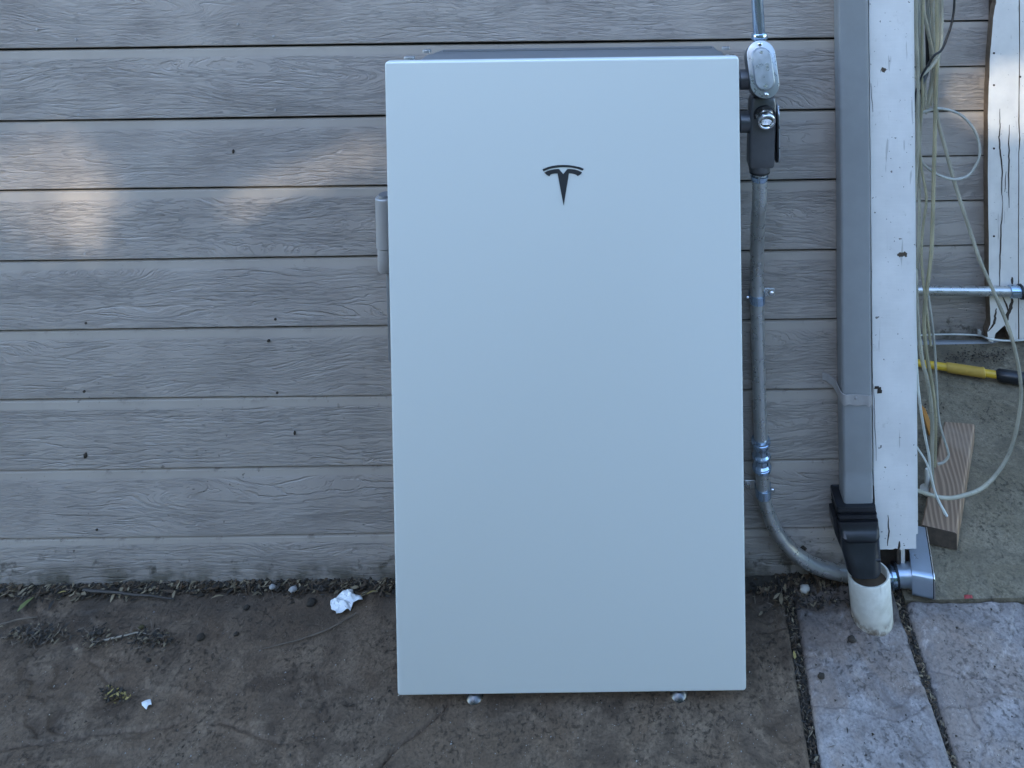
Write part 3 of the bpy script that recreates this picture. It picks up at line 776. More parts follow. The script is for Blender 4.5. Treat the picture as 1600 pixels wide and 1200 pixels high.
# upper straight conduit and its compression connector
pu = thing('conduit', 'shiny vertical conduit rising out of the top of the frame', 'conduit', at(1186, 60, Yb), 'lengths of metal conduit')
a, b = at(1180, -60, Yb), at(1186, 52, Yb)
mb = MB(); up = (a-b).normalized(); mb.tube([b, b+up*0.06, b+up*0.55], 0.0135*0.86, 20); mb.build('pipe', M['zinc'], pu, True)
def connector(p, d, s, parent, name='connector'):
    mb = MB(); mb.lathe(p, d, [(1.02*s,0),(1.02*s,0.5*s),(1.28*s,0.55*s),(1.30*s,0.7*s),(1.30*s,1.25*s),(1.22*s,1.45*s),(1.05*s,1.5*s)], 24)
    c_ = mb.build(name, M['zinc'], parent, True, 30)
    mb = MB(); mb.lathe(Vector(p)+Vector(d).normalized()*0.58*s, d, [(1.31*s,0),(1.42*s,0.06*s),(1.42*s,0.20*s),(1.31*s,0.26*s)], 24); mb.build('ring', M['zinc'], c_, True, 30)
connector(at(1187, 66, Yb), up, 0.0118, pu)
# lower body with vent plug
lb = thing('junction_box', 'lower dark grey conduit body with round silver vent plug', 'junction box', at(1192, 215, Yb), 'conduit bodies on the conduit run')
q0, q1 = at(1190, 150, Yb), at(1188, 262, Yb)
sec = [(150,18,0.018),(158,20,0.022),(200,20.5,0.023),(240,20,0.023),(254,20,0.022),(257,19,0.020)]
rings = []
for py, wpx, dp in sec:
    p = at(1191 - (py-150)*0.030, py, Yb)
    rings.append([p + X*a + Y_*b for a, b in rrect(2*wpx*kb, 2*dp, 0.006, 4)])
mb = MB(); mb.rings(rings[::-1]); mb.build('housing', M['body'], lb, True, 45)
# cover on its right side
mb = MB(); nq = at(1186.5, 256, Yb); mb.lathe(nq, Vector((0,0,-1)), [(0.0205,0),(0.0205,0.010),(0.0185,0.014)], 26); mb.build('neck', M['body'], lb, True)
mb = MB(); mb.lathe(nq-Z*0.0135, Vector((0,0,-1)), [(0.0195,0),(0.0195,0.003)], 26); mb.build('neck_ring', M['rubber'], lb, True)
p0, p1_ = at(1213, 163, Yb-0.008), at(1211, 256, Yb-0.008)
rx = p0.x
mb = MB(); mb.extrude(stadium(0.050, (p0-p1_).length), Vector((rx+0.0035, Yb, (p0.z+p1_.z)/2)), Y_, Z, X, 0.0022, 0.0007, 2); sc_ = mb.build('cover', M['cover'], lb, True, 40)
mb = MB(); mb.extrude(stadium(0.048, (p0-p1_).length*0.985), Vector((rx+0.0012, Yb, (p0.z+p1_.z)/2)), Y_, Z, X, 0.0025, 0.0); mb.build('gasket', M['rubber'], lb)
mb = MB(); mb.lathe(Vector((rx+0.003, Yb-0.006, p0.z-0.006)), X, [(0.004,0),(0.004,0.002),(0.002,0.0032)], 12); mb.build('screw', M['screw'], sc_, True)
# vent plug facing the viewer and downwards
gp = at(1194, 178, Yb-0.020); gd = Vector((0.06, -1, -0.42)).normalized()
s = 13.5*kb
mb = MB(); mb.lathe(gp, gd, [(1.25*s,0),(1.25*s,0.30*s)], 24); gs = mb.build('gland_gasket', M['rubber'], lb, True)
mb = MB(); mb.lathe(gp+gd*0.3*s, gd, [(1.15*s,0),(1.15*s,0.45*s)], 6); nut = mb.build('gland_nut', M['zincring'], lb, True, 30)
mb = MB(); mb.lathe(gp+gd*0.74*s, gd, [(1.0*s,0),(1.05*s,0.1*s),(1.05*s,0.62*s),(0.97*s,0.74*s),(0.80*s,0.76*s),(0.70*s,0.62*s),(0.68*s,0.35*s)], 28); mb.build('vent_ring', M['zincring'], lb, True, 40)
mb = MB(); mb.lathe(gp+gd*0.74*s, gd, [(0.67*s,0.2*s),(0.67*s,0.42*s)], 24); mb.build('vent_mesh', M['mesh'], lb)
for i in range(-3, 4):
    for uu, vv in ((X, gd.cross(X).normalized()),):
        c0 = gp + gd*(0.74*s+0.425*s); hw = math.sqrt(max(0, (0.66*s)**2 - (i*0.17*s)**2))
        mb = MB(); mb.tube([c0 + vv*i*0.17*s - uu*hw, c0 + vv*i*0.17*s + uu*hw], 0.0006, 5); mb.build('mesh_wire', M['zincring'], lb)
# lower conduit with its bend
lc = thing('conduit', 'long galvanised conduit dropping and bending along the wall foot', 'conduit', at(1189, 700, -0.03), 'lengths of metal conduit')
RP = 0.0140; Yw = -0.0285
path = [(1187,262,Yb),(1187,290,Yb),(1186.5,318,Yb+0.006),(1184,345,-0.092),(1183,380,-0.058),(1182.5,420,-0.034),(1183,470,Yw),(1185,560,Yw),(1187.5,650,Yw),(1189,690,Yw),(1191,735,Yw),(1193,770,Yw),(1200,800,Yw),(1213,829,Yw),(1233,856,Yw),(1258,876,Yw),(1285,888,Yw),(1315,895,Yw),(1345,899,Yw),(1388,902,Yw)]
pp = spline([at(*q) for q in path], 6)
mb = MB(); mb.tube(pp, RP, 22); mb.build('pipe', M['galv'], lc, True, 60)
connector(at(1186.5, 268, Yb), Vector((0,0.02,-1)), 0.0122, lc)
def coupling(y0, y1, parent):
    a, b = at(1188.5, y0, Yw), at(1190.5, y1, Yw); d = (b-a); L = d.length; s = RP
    mb = MB(); mb.lathe(a, d, [(1.10*s,0),(1.36*s,0.02*L),(1.38*s,0.18*L),(1.22*s,0.26*L),(1.14*s,0.32*L),(1.14*s,0.44*L),(1.34*s,0.50*L),(1.34*s,0.56*L),(1.14*s,0.62*L),(1.14*s,0.76*L),(1.36*s,0.82*L),(1.38*s,0.95*L),(1.10*s,L)], 26)
    c_ = mb.build('coupling', M['zinc'], parent, True, 28)
    for t in (0.10, 0.53, 0.89):
        mb = MB(); mb.lathe(a+d*(t-0.035), d, [(1.38*s,0),(1.43*s,0.01*L),(1.43*s,0.06*L),(1.38*s,0.07*L)], 6 if t == 0.53 else 26); mb.build('nut', M['zinc'], c_, True, 28)
coupling(685, 735, lc)
e = at(1388, 902, Yw)
connector(Vector((e.x-0.004, Yw, e.z)), X, 0.0145, lc)
# pipe straps
def strap(px, py, side_, label):
    c_ = at(px, py, Yw); st = thing('pipe_strap', label, 'pipe strap', (c_.x, -0.013, c_.z), 'one hole pipe straps')
    rr = RP + 0.0004; hw = 0.0085; out = []
    arcp = [(-rr-0.001, 0.014)] + [(-rr*math.cos(a), -rr*math.sin(a)) for a in [math.pi*k/14 for k in range(15)]] + [(rr+0.001, 0.014)]
    inn = [(c_.x+side_*a, Yw+b) for a, b in arcp]; o_ = [(c_.x+side_*a*1.11, Yw+b*1.11 - (0.0004 if b<0 else 0)) for a, b in arcp]
    mb = MB(); n_ = len(inn)
    prof = inn + o_[::-1]
    mb.rings([[(x, y, c_.z-hw) for x, y in prof], [(x, y, c_.z+hw) for x, y in prof]]); mb.build('band', M['zinc'], st, True, 40)
    x0 = c_.x + side_*(rr*1.05); x1 = c_.x + side_*(rr+0.024); zz = c_.z + 0.004
    mb = MB(); mb.extrude(rrect(abs(x1-x0), 0.017, 0.003, 3), Vector(((x0+x1)/2, -0.0150, zz)), X, Z, FRONT, 0.002, 0.0005, 1); mb.build('tab', M['galv'], st)
    mb = MB(); mb.lathe(((x0+x1)/2+side_*0.004, -0.0151, zz), FRONT, [(0.0062,0),(0.0062,0.0012),(0.0046,0.0016),(0.0044,0.004),(0.003,0.005)], 14); sw = mb.build('screw', M['screw'], st, True, 35)
    mb = MB(); mb.lathe((c_.x - side_*(rr+0.003), Yw+0.004, c_.z), X*(-side_), [(0.0042,0),(0.0042,0.004),(0.003,0.0055)], 12); mb.build('bolt', M['screw'], st, True, 35)
strap(1183.5, 466, 1, 'upper pipe strap with its screw right of the conduit')
strap(1193, 768, -1, 'lower pipe strap with its screw left of the conduit')
# conduit body lying at the foot of the post
fb = thing('junction_box', 'sky tinted grey conduit body lying at the foot of the white post', 'junction box', (0.57, 0.02, 0), 'conduit bodies on the conduit run')
zt_ = 0.052
f_tr, f_tl = gz(1461, 903, zt_), gz(1427, 903, zt_); b_tr = gz(1448, 822, zt_)
wx = f_tr.x - f_tl.x; yf = f_tr.y; yk = b_tr.y
ax = Vector((b_tr.x - f_tr.x, yk-yf, 0)); Ln = ax.length; ax.normalize(); ox = Vector((ax.y, -ax.x, 0))
o0 = f_tr + ax*(Ln/2) ; zc = zt_ - 0.024
prof = rrect(Ln+0.004, 0.050, 0.011, 5)
mb = MB(); mb.extrude(prof, Vector((o0.x, o0.y, zc)) - ox*0.004, ax, Z, ox, wx-0.004, 0.0); mb.build('housing', M['bodyskytint'], fb, True, 50)
mb = MB(); mb.extrude(rrect(Ln+0.003, 0.0495, 0.011, 5), Vector((o0.x, o0.y, zc)) - ox*0.0022, ax, Z, ox, 0.0019, 0.0); mb.build('gasket', M['rubber'], fb)
mb = MB(); mb.extrude(rrect(Ln+0.006, 0.052, 0.012, 5), Vector((o0.x, o0.y, zc)), ax, Z, ox, 0.0022, 0.0008, 2); mb.build('cover', M['zincring'], fb, True, 50)
nk = f_tl + ax*0.024
mb = MB(); mb.lathe((nk.x-0.026, Yw+0.004, e.z), X, [(0.0205,0),(0.0205,0.020),(0.022,0.024),(0.022,0.034)], 26); mb.build('neck', M['bodyskytint'], fb, True)
mb = MB(); mb.lathe((nk.x-0.030, Yw+0.004, e.z), X, [(0.023,0),(0.023,0.0045)], 26); mb.build('neck_ring', M['rubber'], fb, True)

# ================================================================== DOWNSPOUT
YD = -0.058
ds = thing('downspout', 'painted grey rectangular downspout beside the white corner post', 'downspout', (post_l-0.03, -0.03, 0.2))
def ds_ring(py, top=False, dx=0.0):
    l = at(1312.5, 0, YD); r_ = at(1359, 0, YD)
    a = at(1312.5+py*0.0075, py, YD); b = at(1358+py*0.0075, py, YD)
    return a, b
lx0 = at(1312.5, 200, YD).x; lx1 = at(1359.5, 200, YD).x
zb = at(1340, 800, YD).z
rings = []
def dsec(z, x0, x1, y0, y1, r=0.006):
    return [(x, y, z) for x, y in rrect(x1-x0, y1-y0, r, 4, (x0+x1)/2, (y0+y1)/2)]
zlist = [zb + (zt-zb)*t for t in (0, 0.02, 0.045, 0.05, 0.055, 0.12, 0.25, 0.4, 0.55, 0.7, 0.85, 1)]
for i, z in enumerate(zlist):
    j = 0.0008*math.sin(z*9); dent = 0.0012 if i == 3 else 0.0
    rings.append(dsec(z, lx0+j+dent, lx1+j-dent, YD+dent, -0.0155))
mb = MB(); mb.rings(rings); mb.build('spout_pipe', M['spout'], ds, True, 40)
# bent strap holding it
zs0 = at(1340, 622, YD).z
hw = 0.0105
arr = []
pth = [(lx0-0.030, -0.0140, 0.016), (lx0-0.016, -0.0165, 0.012), (lx0-0.006, -0.030, 0.005), (lx0-0.003, YD+0.004, 0.0015), (lx0+0.004, YD-0.0045, 0.0), (lx0+0.020, YD-0.0025, -0.001), (lx0+0.045, YD-0.002, -0.003), (lx1-0.006, YD-0.0016, -0.005), (lx1-0.001, YD+0.002, -0.005), (lx1-0.0005, YD+0.018, -0.005)]
ctl = spline(pth, 5); rings = []
for i, c_ in enumerate(ctl):
    zq = zs0 + c_.z; wob = 0.0012*math.sin(i*0.9)
    t_ = (ctl[min(i+1, len(ctl)-1)] - ctl[max(0, i-1)]); t_.z = 0; t_.normalize(); nrm = Vector((t_.y, -t_.x, 0))*0.0008
    h2 = hw*(0.75 if i < 8 else 1.0)
    rings.append([(c_.x+nrm.x, c_.y+nrm.y+wob*0.4, zq-h2+wob), (c_.x+nrm.x, c_.y+nrm.y, zq+h2), (c_.x-nrm.x, c_.y-nrm.y, zq+h2), (c_.x-nrm.x, c_.y-nrm.y+wob*0.4, zq-h2+wob)])
mb = MB(); mb.rings(rings); stp = mb.build('strap', M['strap'], ds, True, 35)
for qx, qz in ((lx0+0.008, 0.005), (lx0+0.026, 0.002)):
    mb = MB(); mb.lathe((qx, YD-0.0025, zs0+qz), FRONT, [(0.0028,0),(0.0028,0.0018),(0.001,0.0024)], 10); mb.build('rivet', M['strap'], stp, True)
# black boot
tY = -0.055
def bsec(py, xl, xr_, y0, y1, r): 
    zc_ = at((xl+xr_)/2, py, y0).z; a = at(xl, py, y0).x; b = at(xr_, py, y0).x
    return zc_, a, b, y0, y1, r
secs = [bsec(792,1311,1367,-0.066,-0.014,0.004), bsec(793,1308,1369,-0.070,-0.012,0.005), bsec(800,1308,1370,-0.070,-0.012,0.005), bsec(801,1310,1369,-0.067,-0.013,0.005), bsec(804,1310,1369.5,-0.067,-0.013,0.005),
        bsec(805,1309,1371,-0.071,-0.012,0.005), bsec(811,1310,1371.5,-0.071,-0.012,0.005), bsec(812,1311,1371,-0.068,-0.013,0.005), bsec(815,1311,1371,-0.068,-0.013,0.005),
        bsec(816,1310,1373,-0.072,-0.012,0.005), bsec(824,1311,1374,-0.073,-0.012,0.006), bsec(832,1313,1376,-0.078,-0.016,0.010), bsec(843,1315,1377,-0.086,-0.022,0.013),
        bsec(846,1316,1378,-0.087,-0.028,0.015), bsec(849,1317,1377,-0.085,-0.032,0.015), bsec(870,1319,1379,-0.095,-0.042,0.018), bsec(893,1325,1381,-0.108,-0.050,0.022), bsec(905,1328,1381,-0.112,-0.054,0.022)]
rings = []
for zc_, a, b, y0, y1, r in secs: rings.append([(x, y, zc_) for x, y in rrect(b-a, y1-y0, r, 5, (a+b)/2, (y0+y1)/2)])
mb = MB(); mb.rings(rings[::-1]); bt_ = mb.build('boot', M['boot'], ds, True, 35)
q = at(1302, 798, -0.04); mb = MB(); mb.rings([[(q.x+a_, y_, q.z+z_) for a_, z_ in ((-0.005,0.0),(0.012,0.002),(0.020,-0.070),(0.010,-0.060),(-0.002,-0.030))] for y_ in (-0.058, -0.022)]); mb.build('clip', M['boot'], bt_)
for px in (1341, 1371):
    q = at(px, 877, -0.098); mb = MB(); mb.extrude(rrect(0.014, 0.006, 0.002, 3), q, X, Z, FRONT, 0.008, 0.001, 1); mb.build('lug', M['boot'], bt_, True)

# white drain pipe standing in the ground
Pc = gz(1366, 972, 0.0); Pc.y = -0.089; PR = 0.0405
dp = thing('drain_pipe', 'short white plastic drain pipe stub under the black boot', 'pipe', (Pc.x, Pc.y, 0))
topc = at(1357, 895, -0.089)
axd = (topc - Pc).normalized()
def pring(t_c, r, tilt):
    c_ = Pc + axd*((t_c)/axd.z); out = []
    for kk in range(40):
        a = 2*math.pi*kk/40; dx, dy = r*math.cos(a), r*math.sin(a)
        out.append((c_.x+dx, c_.y+dy, c_.z + tilt*dx - tilt*1.6*dy))
    return out
ht = topc.z
mb = MB(); mb.rings([pring(-0.045, PR, 0), pring(0.0, PR, 0), pring(ht*0.5, PR, 0.05), pring(ht-0.0015, PR, 0.12), pring(ht, PR-0.0012, 0.12), pring(ht, PR-0.004, 0.12), pring(ht-0.0015, PR-0.0052, 0.12), pring(0.0, PR-0.0052, 0.0)], False)
mb.build('pipe', M['pvcs'], dp, True, 50)
mb = MB(); mb.rings([pring(ht-0.022, PR-0.0055, 0.1), pring(ht-0.018, PR-0.0055, 0.1)]); mb.build('dirt_plug', M['pvcin'], dp)

# ================================================================== FAR CORNER
YC2 = YT - 0.022
fc_ = thing('conduit', 'horizontal conduit crossing the recessed wall and rotten trim', 'conduit', at(1500, 455, YC2), 'lengths of metal conduit')
a, b = at(1400, 453.5, YC2), at(1582, 455.5, YC2)
mb = MB(); mb.tube([a, (a+b)/2, b], 0.0145, 20); mb.build('pipe', M['galv'], fc_, True)
dd = (b-a).normalized()
mb = MB(); s = 0.0145; mb.lathe(at(1577, 455.5, YC2), dd, [(1.05*s,0),(1.3*s,0.1*s),(1.32*s,1.4*s),(1.15*s,1.5*s),(1.15*s,2.0*s),(1.30*s,2.1*s),(1.30*s,3.0*s)], 26); cp_ = mb.build('coupling', M['zinc'], fc_, True, 30)
mb = MB(); mb.lathe(at(1577, 455.5, YC2)+dd*2.2*s, dd, [(1.5*s,0),(1.55*s,0.05*s),(1.55*s,0.5*s),(1.5*s,0.55*s)], 26); mb.build('ring', M['rubber'], cp_, True)
mb = MB(); q = at(1577, 455.5, YC2)+dd*3.0*s; mb.tube([q, q+dd*0.6], 0.0145, 20); mb.build('pipe', M['galv'], fc_, True)
# low grey pipe on the ground along the wall
q = at(1500, 538, YF-0.03)
mb = MB(); mb.tube([at(1425, 536.5, YF-0.03), at(1500, 538, YF-0.03), at(1548, 537, YF-0.03), at(1572, 537, YF-0.02)], 0.012, 14)
tag(mb.build('ground_pipe', M['unit'], None, True), 'dull grey pipe running along the foot of the recessed wall', 'pipe')
# thin white wire with clip
mb = MB(); ww = [at(*q, YF-0.018) for q in ((1425,525),(1455,523),(1485,522.5),(1515,523),(1532,524.5))] + [at(*q, YT-0.012) for q in ((1541,528),(1556,531),(1575,532.5),(1590,532),(1615,530))]
mb.tube(spline(ww, 6), 0.0027, 8)
wr = thing('wire', 'thin white wire clipped across the foot of the recessed wall', 'wire', ww[3]); mb.build('cable', M['cord'], wr, True)
q = at(1531, 521, YF-0.02); mb = MB(); mb.extrude(rrect(0.011, 0.016, 0.003, 3), q, X, Z, FRONT, 0.008, 0.001, 1); mb.build('clip', M['cord'], wr, True)
# yellow handled tool
def hz(px, py): return gz(px, py, 0.017)
a, b = hz(1440, 568), hz(1600, 592); d = (b-a).normalized(); a.z = b.z = 0.017; L = (b-a).length; d = (b-a)/L
tool = thing('tool_handle', 'yellow tool handle with black grip lying on the concrete', 'tool', (a.x+L/2, a.y, 0))
tx = lambda px: (hz(px, 568+(px-1440)*0.15)-a).dot(d)
mb = MB(); mb.lathe(a, d, [(0.0095,-0.02),(0.0105,0),(0.0105,tx(1562))], 20); mb.build('shaft', M['yellow'], tool, True)
mb = MB(); mb.lathe(a, d, [(0.0125,tx(1479)),(0.0138,tx(1480.5)),(0.0138,tx(1534)),(0.0150,tx(1535)),(0.0150,tx(1538)),(0.012,tx(1539))], 20); mb.build('sleeve', M['sleeve'], tool, True)
mb = MB(); mb.lathe(a, d, [(0.0115,tx(1556)),(0.0175,tx(1562)),(0.0180,tx(1580)),(0.0175,tx(1640)),(0.014,tx(1645))], 20); mb.build('grip', M['boot'], tool, True)
# lumber offcut
T = 0.040
c4 = [gz(1475,658,T), gz(1523,662,T), gz(1495,832,T), gz(1439,819,T)]
blk = thing('wood_offcut', 'short weathered lumber offcut lying on the concrete beside the post', 'lumber', (sum((p.x for p in c4))/4, sum((p.y for p in c4))/4, 0))
out = []
NL = 10
lf = [c4[3].lerp(c4[0], i/NL) for i in range(NL+1)]; rt = [c4[2].lerp(c4[1], i/NL) for i in range(NL+1)]
rings = []
for i in range(NL+1):
    l, r_ = lf[i], rt[i]; ww_ = (r_-l); bz = 0.004; e_ = 0.004 if i in (0, NL) else 0
    rise = 0.004*math.sin(i/NL*math.pi)
    rings.append([(l.x, l.y, 0.001), (l.x, l.y, T-bz), (l.x+ww_.x*0.05, l.y+ww_.y*0.05, T-e_*0.3), ((l.x+r_.x)/2, (l.y+r_.y)/2, T-e_*0.3), (r_.x-ww_.x*0.05, r_.y-ww_.y*0.05, T-e_*0.3), (r_.x, r_.y, T-bz), (r_.x, r_.y, 0.001)])
mb = MB(); mb.rings([r_[::-1] for r_ in rings], False); mb.build('plank', M['lumber'], blk, True, 30)
for r_, dn in ((rings[0], 1), (rings[-1], -1)):
    mb = MB(); mb.poly(r_ if dn == 1 else r_[::-1]); mb.build('end_grain', M['endgrain'], blk)
# orange scrap and white knob by the post
q = gz(1452, 672, 0.0)
mb = MB(); mb.extrude([(-0.008,-0.02),(0.008,-0.02),(0.006,0.045),(-0.004,0.06)], Vector((q.x, q.y, 0.012)), X, Vector((0,0.9,0.35)).normalized(), Vector((0,-0.35,0.9)).normalized(), 0.008, 0.001, 1)
tag(mb.build('plastic_wedge', M['orange']), 'small orange plastic wedge behind the hanging tubes', 'wedge')
q = gz(1449, 768, 0.0)
mb = MB(); mb.lathe((q.x, q.y, 0.0), Z, [(0.017,0),(0.017,0.006),(0.008,0.012),(0.006,0.016),(0.006,0.05),(0.004,0.055)], 18)
tag(mb.build('plastic_stub', M['pvc'], None, True), 'small white plastic stub standing between post and lumber offcut', 'stub')

# hanging tubes and cables
def strand(name, pts, r, mat, label, cat='tube', group='clear tubes hanging beside the post', n=8, seg=10):
    P = spline([at(px, py, y) for px, py, y in pts], n)
    P = [p + Vector((0.0011*noise.noise(p*9), 0.002*noise.noise(p*7+Vector((3,1,2))), 0)) for p in P]
    mb = MB(); mb.tube(P, [r*0.72*(1+0.05*noise.noise(p*25)) for p in P], seg); o = mb.build(name, mat, None, True, 70)
    return tag(o, label, cat, group)
r5 = 0.0058
strand('vinyl_tube', [(1462,-60,.06),(1463,0,.06),(1464,70,.055),(1463,120,.05),(1461,180,.05),(1460,250,.05),(1458,330,.05),(1455,395,.05),(1448,455,.05),(1444,500,.05),(1448,550,.055),(1456,600,.06),(1461,650,.07),(1461,700,.08),(1460,728,.085)], 0.0058, M['tubey'], 'thick yellowed clear tube hanging straight down past the horizontal conduit')
strand('vinyl_tube', [(1438,-60,.08),(1440,0,.08),(1450,50,.075),(1459,100,.07),(1461,150,.07),(1466,190,.07),(1475,225,.07),(1490,280,.07),(1510,345,.07),(1530,405,.07),(1555,462,.07),(1580,525,.08),(1594,590,.09),(1592,650,.10),(1575,712,.10),(1540,758,.09),(1500,775,.08),(1470,777,.07),(1432,766,.06)], r5, M['tube'], 'long clear tube swinging out to the right in a wide loop above the concrete')
strand('vinyl_tube', [(1437,-60,.045),(1436,0,.045),(1438,80,.045),(1436,160,.05),(1437,215,.05),(1440,250,.055),(1455,267,.06),(1475,277,.06),(1497,280,.06),(1516,271,.06),(1530,245,.06),(1529,222,.06),(1520,200,.06),(1503,181,.06),(1482,172,.06),(1462,170,.06),(1440,176,.055),(1427,182,.05)], 0.0042, M['tubeb'], 'clear bluish tube curled into a small round loop')
strand('vinyl_tube', [(1430,-60,.03),(1431,0,.03),(1432,60,.03),(1434,120,.03),(1433,175,.032),(1434,230,.035),(1431,280,.035),(1428,330,.03)], r5, M['tube'], 'clear tube hanging tight against the white post edge')
strand('vinyl_tube', [(1446,-60,.04),(1443,0,.04),(1441,60,.04),(1440,110,.04),(1441,160,.045),(1436,210,.045),(1440,260,.045),(1448,310,.05),(1442,360,.05),(1440,410,.05),(1446,470,.05),(1455,540,.055)], 0.0040, M['tubey'], 'thin kinked clear tube in the middle of the bundle')
strand('vinyl_tube', [(1470,-60,.065),(1471,0,.065),(1471,50,.06),(1468,80,.05),(1458,100,.04),(1444,114,.034),(1432,121,.032),(1426,110,.03),(1425,90,.03)], 0.0052, M['tube'], 'clear tube bending left under the black cable')
strand('vinyl_tube', [(1455,-60,.09),(1456,0,.09),(1458,60,.09),(1459,110,.09),(1452,150,.085),(1446,175,.08),(1444,120,.085),(1440,60,.09),(1436,0,.09),(1436,-60,.09)], r5, M['tube'], 'clear tube doubled back in a tight hairpin within the bundle')
strand('vinyl_tube', [(1448,-60,.10),(1449,0,.10),(1453,60,.10),(1456,120,.10),(1447,165,.095)], r5, M['tubeb'], 'clear tube at the back of the bundle')
strand('vinyl_tube', [(1465,-60,.10),(1466,0,.10),(1468,50,.10),(1466,95,.095),(1459,140,.09),(1454,165,.09)], 0.0050, M['tube'], 'clear tube at the right side of the bundle ending above the round loop')
strand('vinyl_tube', [(1434,-60,.06),(1433,0,.06),(1437,70,.06),(1440,140,.06),(1438,200,.06),(1436,260,.06),(1437,330,.06),(1434,400,.06),(1431,450,.05)], 0.0050, M['tube'], 'clear tube running down behind the kinked one to conduit height')
strand('vinyl_tube', [(1430,420,.045),(1434,500,.045),(1441,560,.05),(1450,600,.055),(1456,650,.06),(1456,720,.065),(1457,760,.07)], 0.0062, M['tube'], 'clear tube end hanging in front of the lumber offcut')
strand('vinyl_tube', [(1450,460,.065),(1456,500,.065),(1461,545,.065),(1463,600,.07),(1466,650,.07),(1473,680,.07),(1481,705,.07),(1481,714,.07),(1474,722,.07),(1465,725,.07)], 0.0038, M['tubeb'], 'thin pale tube with a hooked end over the lumber offcut')
strand('white_cord', [(1429,470,.035),(1431,540,.035),(1435,610,.04),(1443,670,.045),(1451,710,.05),(1454,740,.05),(1463,775,.05),(1479,806,.045)], 0.0042, M['cord'], 'white flat cord hanging from the post with its end over the lumber', 'cord', 'loose white cords by the post')
strand('white_cord', [(1428,692,.04),(1436,704,.042),(1447,722,.045),(1455,745,.046),(1461,770,.047),(1470,790,.046),(1476,803,.046)], 0.0030, M['cord'], 'short thin white cord crossing the longer white cord', 'cord', 'loose white cords by the post')
strand('black_cable', [(1490,-60,.055),(1491,0,.05),(1488,30,.045),(1480,57,.04),(1471,78,.034),(1460,86,.03),(1452,98,.03),(1440,118,.03),(1432,140,.03),(1427,170,.028)], 0.0035, M['black'], 'black cable curving in from the right across the clear tubes', 'cable', 'black cables in the bundle')
strand('black_cable', [(1453,-60,.11),(1452,0,.11),(1449,40,.11),(1450,80,.11),(1448,110,.10),(1440,130,.06),(1432,150,.045)], 0.0075, M['black'], 'thick black cable behind the clear tubes', 'cable', 'black cables in the bundle')
# nail that the bundle hangs from, above the frame
q = at(1444, -75, 0.05); mb = MB(); mb.tube([(post_r+0.010, 0.05, q.z+0.045), (post_r+0.09, 0.06, q.z+0.05), (post_r+0.095, 0.06, q.z+0.075)], 0.005, 8)
tag(mb.build('wall_hook', M['galv']), 'steel hook above the frame that carries the tubes', 'hook')

# ================================================================== LITTER
def leaf(mb, p, L, W, yaw, pitch, curl, mi):
    mb.mi = mi
    d = Vector((math.cos(yaw)*math.cos(pitch), math.sin(yaw)*math.cos(pitch), math.sin(pitch)))
    s_ = Vector((-math.sin(yaw), math.cos(yaw), random.uniform(-0.5, 0.5))).normalized(); n_ = d.cross(s_)
    p = Vector(p); b = len(mb.v)
    ts = (0, 0.3, 0.65, 1.0); ws = (0.12, 1.0, 0.75, 0.03)
    for t, ww_ in zip(ts, ws):
        c_ = p + d*(L*(t-0.5)) + n_*curl*L*(0.25-(t-0.5)**2)
        mb.v += [tuple(c_ + s_*W*0.5*ww_), tuple(c_ - s_*W*0.5*ww_)]
    for i in range(3): mb.face((b+2*i, b+2*i+1, b+2*i+3, b+2*i+2))
LM = [M['leafbrown'], M['leaftan'], M['leafdark'], M['twig'], M['leafyel'], M['mud']]
def bit(mb, x, y, z, big=1.0, pal=(0,0,1,2,2,2,3,5,5)):
    mi = random.choice(pal)
    if mi == 5:
        s_ = random.uniform(0.0015, 0.005)*big; mb.mi = 5; b = len(mb.v)
        for dx, dy, dz in ((1,0,0),(-0.6,0.8,0),(-0.6,-0.8,0),(0,0,0.9)): mb.v.append((x+dx*s_*random.uniform(.7,1.3), y+dy*s_, z+dz*s_))
        for q in ((0,1,3),(1,2,3),(2,0,3)): mb.face([b+i for i in q])
    elif mi == 3:
        leaf(mb, (x, y, z+0.002), random.uniform(0.010, 0.03)*big, 0.0014, random.uniform(0, 6.28), random.uniform(-0.25, 0.25), 0, 3)
    else:
        leaf(mb, (x, y, z+0.002), random.uniform(0.005, 0.016)*big, random.uniform(0.002, 0.0055)*big, random.uniform(0, 6.28), random.uniform(-0.4, 0.4), random.uniform(-0.6, 0.6), mi)
def litter(name, label, spots):
    mb = MB()
    for f in spots: f(mb)
    return tag(mb.build(name, LM), label, 'leaf litter', None, 'stuff')
rng = random.Random(3)
def strip(x0, x1, n):
    def f(mb):
        for i in range(n):
            x = rng.uniform(x0, x1); dens = noise.noise(Vector((x*6, 2.2, 0)))*0.5+0.5
            wdt = 0.009 + 0.022*dens
            y = -0.010 - wdt*abs(rng.gauss(0, 0.55)); 
            bit(mb, x, y, top_h(x, y)*(x < 0.25) + 0.002 + 0.013*rng.random()*max(0, 1+y/0.05), 1.9 if rng.random() < 0.12 else 1.2, (0,0,1,1,2,2,3,5,5,5,0,2))
    return f
litter('leaf_litter', 'brown leaf litter and soil packed along the foot of the siding', [strip(-2.0, -0.46, 3400), strip(-0.46, 0.20, 500), strip(0.20, 0.50, 1100)])
